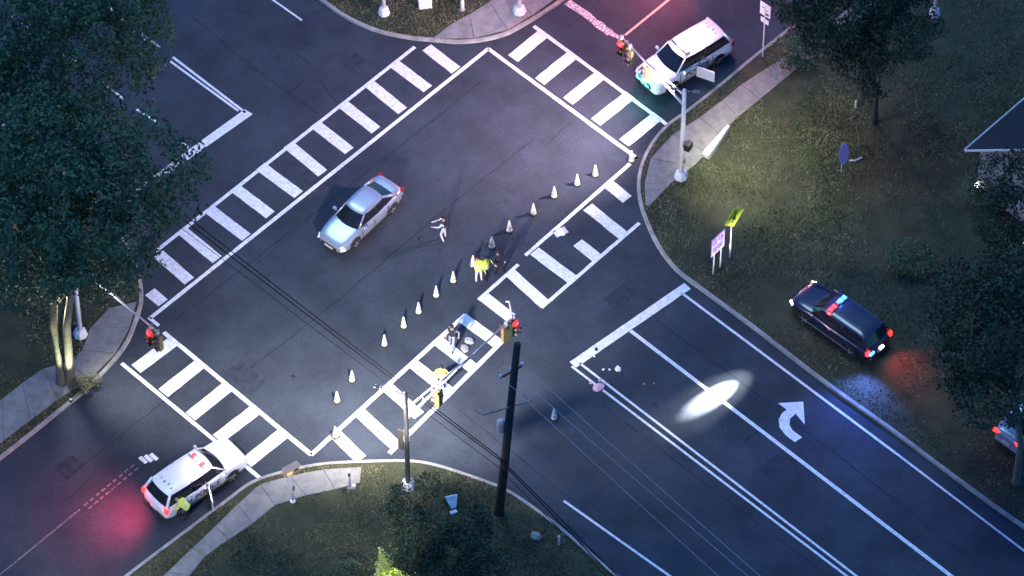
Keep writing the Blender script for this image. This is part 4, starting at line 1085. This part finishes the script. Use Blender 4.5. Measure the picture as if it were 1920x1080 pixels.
# ------------------------------------------------------------------ house at the right edge
c0 = G(1811,281,3.2); A_ = (G(1920,187,3.2)-c0); A_.z = 0; A_.normalize(); B_ = Vector((A_.y, -A_.x, 0))
t = empty('house', (c0.x, c0.y, .12)); tag(t, 'house with dark shingled roof and white eaves at the right edge', 'house')
L1, L2, z1 = 14.0, 5.0, 3.08; pitch = .86
def hp(a, b_, z): q = A_*a + B_*b_; return Vector((q.x, q.y, z))
ridge = z1 + L2*pitch
b = MB(); th = .12
b.add([hp(0,0,z1),hp(L1,0,z1),hp(L1,L2,ridge),hp(0,L2,ridge),hp(0,0,z1-th),hp(L1,0,z1-th),hp(L1,L2,ridge-th),hp(0,L2,ridge-th),
       hp(0,2*L2,z1),hp(L1,2*L2,z1),hp(0,2*L2,z1-th),hp(L1,2*L2,z1-th)],
      [(0,3,2,1),(3,8,9,2),(4,5,6,7),(7,6,11,10),(0,1,5,4),(9,8,10,11),(0,4,7,3),(3,7,10,8),(1,2,6,5),(2,9,11,6)])
rf = b.build('roof', M_ROOF, t)
b = MB()
for k in range(1, 26):
    s = k/26; b.tube([hp(.03, L2*s, z1+L2*s*pitch+.006), hp(L1-.03, L2*s, z1+L2*s*pitch+.006)], .012, 4)
so_ = b.build('shingle_courses', M_ROOF, rf, kind='stuff')
b = MB(); b.tube([hp(-.03,-.06,z1-.03), hp(L1,-.06,z1-.03)], .055, 6); b.build('gutter', M_TRIMW, t)
b = MB(); b.tube([hp(-.05,0,z1-.03), hp(-.05,L2,ridge-.03)], .06, 6); b.tube([hp(-.05,L2,ridge-.03), hp(-.05,2*L2,z1-.03)], .06, 6); b.build('barge_board', M_TRIMW, t)
b = MB(); b.add([hp(.5,.5,0),hp(L1-.3,.5,0),hp(L1-.3,2*L2-.5,0),hp(.5,2*L2-.5,0),hp(.5,.5,z1+.25),hp(L1-.3,.5,z1+.25),hp(L1-.3,2*L2-.5,z1+.25),hp(.5,2*L2-.5,z1+.25),hp(.5,L2,ridge-.3),hp(L1-.3,L2,ridge-.3)],
      [(0,1,5,4),(1,2,6,9,5),(2,3,7,6),(3,0,4,8,7)]); b.build('wall', M_WALL, t)
for yy in (2.6, 6.6):
    b = MB(); q = hp(.47, yy, 1.6); b.box(q, (.08, 1.2, 1.2), rz=math.atan2(A_.y, A_.x)); wf_ = b.build('window', M_TRIMW, t)
    b = MB(); b.box(hp(.42, yy, 1.6), (.04, 1.0, 1.0), rz=math.atan2(A_.y, A_.x)); b.build('pane', M_GLASS, wf_)

# ------------------------------------------------------------------ street lamps outside the frame, added lamps, vehicle and signal lights
def street_lamp(px, h, armdir, energy, col, label, aim=None, spot=R(120), armlen=1.8, size=.25):
    bb = G(*px, .12); t = empty('street_lamp', bb); tag(t, label, 'street lamp', 'street lamps round the crossing')
    d = Vector((math.cos(armdir), math.sin(armdir), 0))
    b = MB(); b.lathe([(.22,0),(.22,.1),(.12,.5)], 10); b.tube([(0,0,.4),(0,0,h)], [.11,.07], 10); b.tube([(0,0,h-.3), d*armlen*.6+Vector((0,0,h+.15)), d*armlen+Vector((0,0,h+.2))], [.05,.04,.04], 8); b.build('pole', M_GALV, t, True)
    b = MB(); b.box(d*(armlen+.3)+Vector((0,0,h+.2)), (.7,.3,.12), rz=armdir, top=.7); lh = b.build('lamp_head', M_GALV, t)
    b = MB(); b.box(d*(armlen+.35)+Vector((0,0,h+.125)), (.5,.24,.02), rz=armdir); b.build('lamp_lens', M_WHT_E, lh)
    l = bpy.data.lights.new('street_lamp_light', 'SPOT'); l.energy = energy; l.color = col; l.spot_size = spot; l.spot_blend = .6; l.shadow_soft_size = size
    o = bpy.data.objects.new('street_lamp_light', l); COL.objects.link(o); o.location = bb + d*(armlen+.35) + Vector((0,0,h+.05))
    if aim: o.rotation_euler = (G(*aim)-o.location).to_track_quat('-Z','Y').to_euler()
    return o
street_lamp((1240,-250), 9.5, R(-60), 1500, (1,.30,.34), 'street lamp beyond the top edge over the upper right road', aim=(1120,150))
street_lamp((560,1440), 9.5, R(70), 900, (1,.90,.78), 'street lamp beyond the bottom edge on the corner lawn', aim=(760,600), spot=R(60))
street_lamp((60,1440), 9.5, R(80), 1200, (1,.90,.80), 'street lamp beyond the bottom left edge by the lower left road', aim=(260,730), spot=R(64))
def uplight(px, tgt, col, e, label):  # added ground lamps that brighten the tree stems and the shrub tip
    bb = G(*px, .12); t = empty('added_uplight', bb); tag(t, label, 'uplight')
    b = MB(); b.lathe([(.09,0),(.10,.05),(.08,.14)], 10); b.build('housing', M_BLK, t); b = MB(); b.lathe([(.07,.141),(.06,.15)], 10); b.build('lens', M_HEAD, t)
    l = bpy.data.lights.new('added_uplight_beam', 'SPOT'); l.energy = e; l.color = col; l.spot_size = R(70); l.spot_blend = .8; l.shadow_soft_size = .06
    o = bpy.data.objects.new('added_uplight_beam', l); COL.objects.link(o); o.location = bb + Vector((0,0,.2)); o.rotation_euler = (Vector(tgt)-o.location).to_track_quat('-Z','Y').to_euler()
uplight((133,752), G(124,716,1.4), (.95,1,.66), 600, 'small added uplight in the grass at the foot of the twin tree stems')
uplight((752,1150), G(722,1060,2.0), (.95,1,.62), 1500, 'small added uplight in front of the brightly lit shrub tip')
def spot(name, loc, tgt, col, e, size, blend=.5, rad=.1, scale=None):
    l = bpy.data.lights.new(name, 'SPOT'); l.energy = e; l.color = col; l.spot_size = size; l.spot_blend = blend; l.shadow_soft_size = rad
    o = bpy.data.objects.new(name, l); COL.objects.link(o); o.location = loc
    o.rotation_euler = (Vector(tgt)-Vector(loc)).to_track_quat('-Z', 'Y').to_euler(); return o
# added lamp heads on the signal poles, then police lights
def added_luminaire(pole, b0, ztop, d_ang, reach, e, col, spot=R(150), aim=None, head=True):
    d = Vector((math.cos(d_ang), math.sin(d_ang), 0)); top = Vector((0,0,ztop-.12))
    if head:
        b = MB(); b.tube([top, top + d*reach + Vector((0,0,.15))], .025, 7); b.build('added_lamp_arm', M_DSTEEL, pole, True)
        b = MB(); b.box(top + d*(reach+.2) + Vector((0,0,.15)), (.42,.16,.08), rz=d_ang, top=.7); lh = b.build('lamp_head', M_DSTEEL, pole)
        b = MB(); b.box(top + d*(reach+.22) + Vector((0,0,.1)), (.30,.12,.015), rz=d_ang); b.build('lamp_lens', M_WHT_E, lh)
    l = bpy.data.lights.new('added_pool_light', 'SPOT'); l.energy = e; l.color = col; l.spot_size = spot; l.spot_blend = 1; l.shadow_soft_size = .35
    o = bpy.data.objects.new('added_pool_light', l); COL.objects.link(o); o.location = b0 + top + d*(reach+.22) + Vector((0,0,.06))
    if aim: o.rotation_euler = (G(*aim)-o.location).to_track_quat('-Z','Y').to_euler()
added_luminaire(pole3[0], pole3[1], 7.3, R(165), 1.1, 2300, (1,.90,.86), spot=R(140), aim=(680,590))
added_luminaire(pole2[0], pole2[1], 6.6, R(170), .4, 2900, (1,.70,.80), spot=R(104), aim=(850,190))
added_luminaire(pole2[0], pole2[1], 6.6, R(-10), .4, 700, (1,.98,.66), spot=R(84), aim=(1430,320))
added_luminaire(pole4[0], pole4[1], 6.4, R(-110), 1.6, 850, (1,.92,.84), spot=R(98), aim=(350,860))
added_luminaire(pole3[0], pole3[1], 7.3, R(165), 1.1, 1300, (1,.86,.86), spot=R(104), aim=(1290,640), head=False)  # added spill with no lamp head of its own
point('light_bar_glow', G(1290,74,2.3), (1,.50,.52), 70, .3)
point('light_bar_glow', G(395,868,2.4), (1,.80,.88), 22, .3)
spot('taillight_beam', G(270,925,1.9), G(180,975,0), (1,.04,.12), 300, R(134), 1, .2)
point('light_bar_red', G(1544,572,2.25), (1,.08,.08), 6, .1)
point('light_bar_blue', G(1574,546,2.25), (.1,.25,1), 14, .1)
spot('rear_blue_beam', G(1634,664,1.3), G(1600,800,0), (.10,.18,1), 330, R(112), 1, .1)
spot('rear_red_beam', G(1674,634,1.25), G(1722,715,0), (1,.07,.06), 48, R(118), 1, .1)
spot('red_flasher_beam', G(1330,-150,2.6), G(1130,70,0), (1,.11,.11), 850, R(84), 1, .3)
for par, q, red in LIT:
    point('signal_glow', par.location + q, (1,.04,.05) if red else (.08,1,.72), 1.6 if red else 2.5, .08)
point('added_green_fill', G(1196,178,.95), (.08,1,.75), 8, .1)  # added fill that tints the front of the white police vehicle green
for hy in (-.68,.68):
    o_ = BLK.matrix_basis if False else None
    aB = BLK.rotation_euler.z; f_ = Vector((math.cos(aB), math.sin(aB), 0)); l_ = Vector((-math.sin(aB), math.cos(aB), 0))
    hp_ = BLK.location + f_*2.62 + l_*hy + Vector((0,0,.85))
    spot('headlight_beam', hp_, hp_ + f_*6 + l_*.5 + Vector((0,0,1.15)), (1,.97,.92), 210, R(42), .8, .08)
# added spots without a lamp, making the bright oval on the lower right road
src = G(1514,585,2.0); tg = G(1342,742,0)
spot('added_oval_spot', src, tg, (1,1,.97), 30000, R(12), 1.0, .05)
spot('added_oval_halo', src, tg + (src-tg)*.10, (1,1,.94), 1500, R(24), 1.0, .05)
for f in ():
    pass
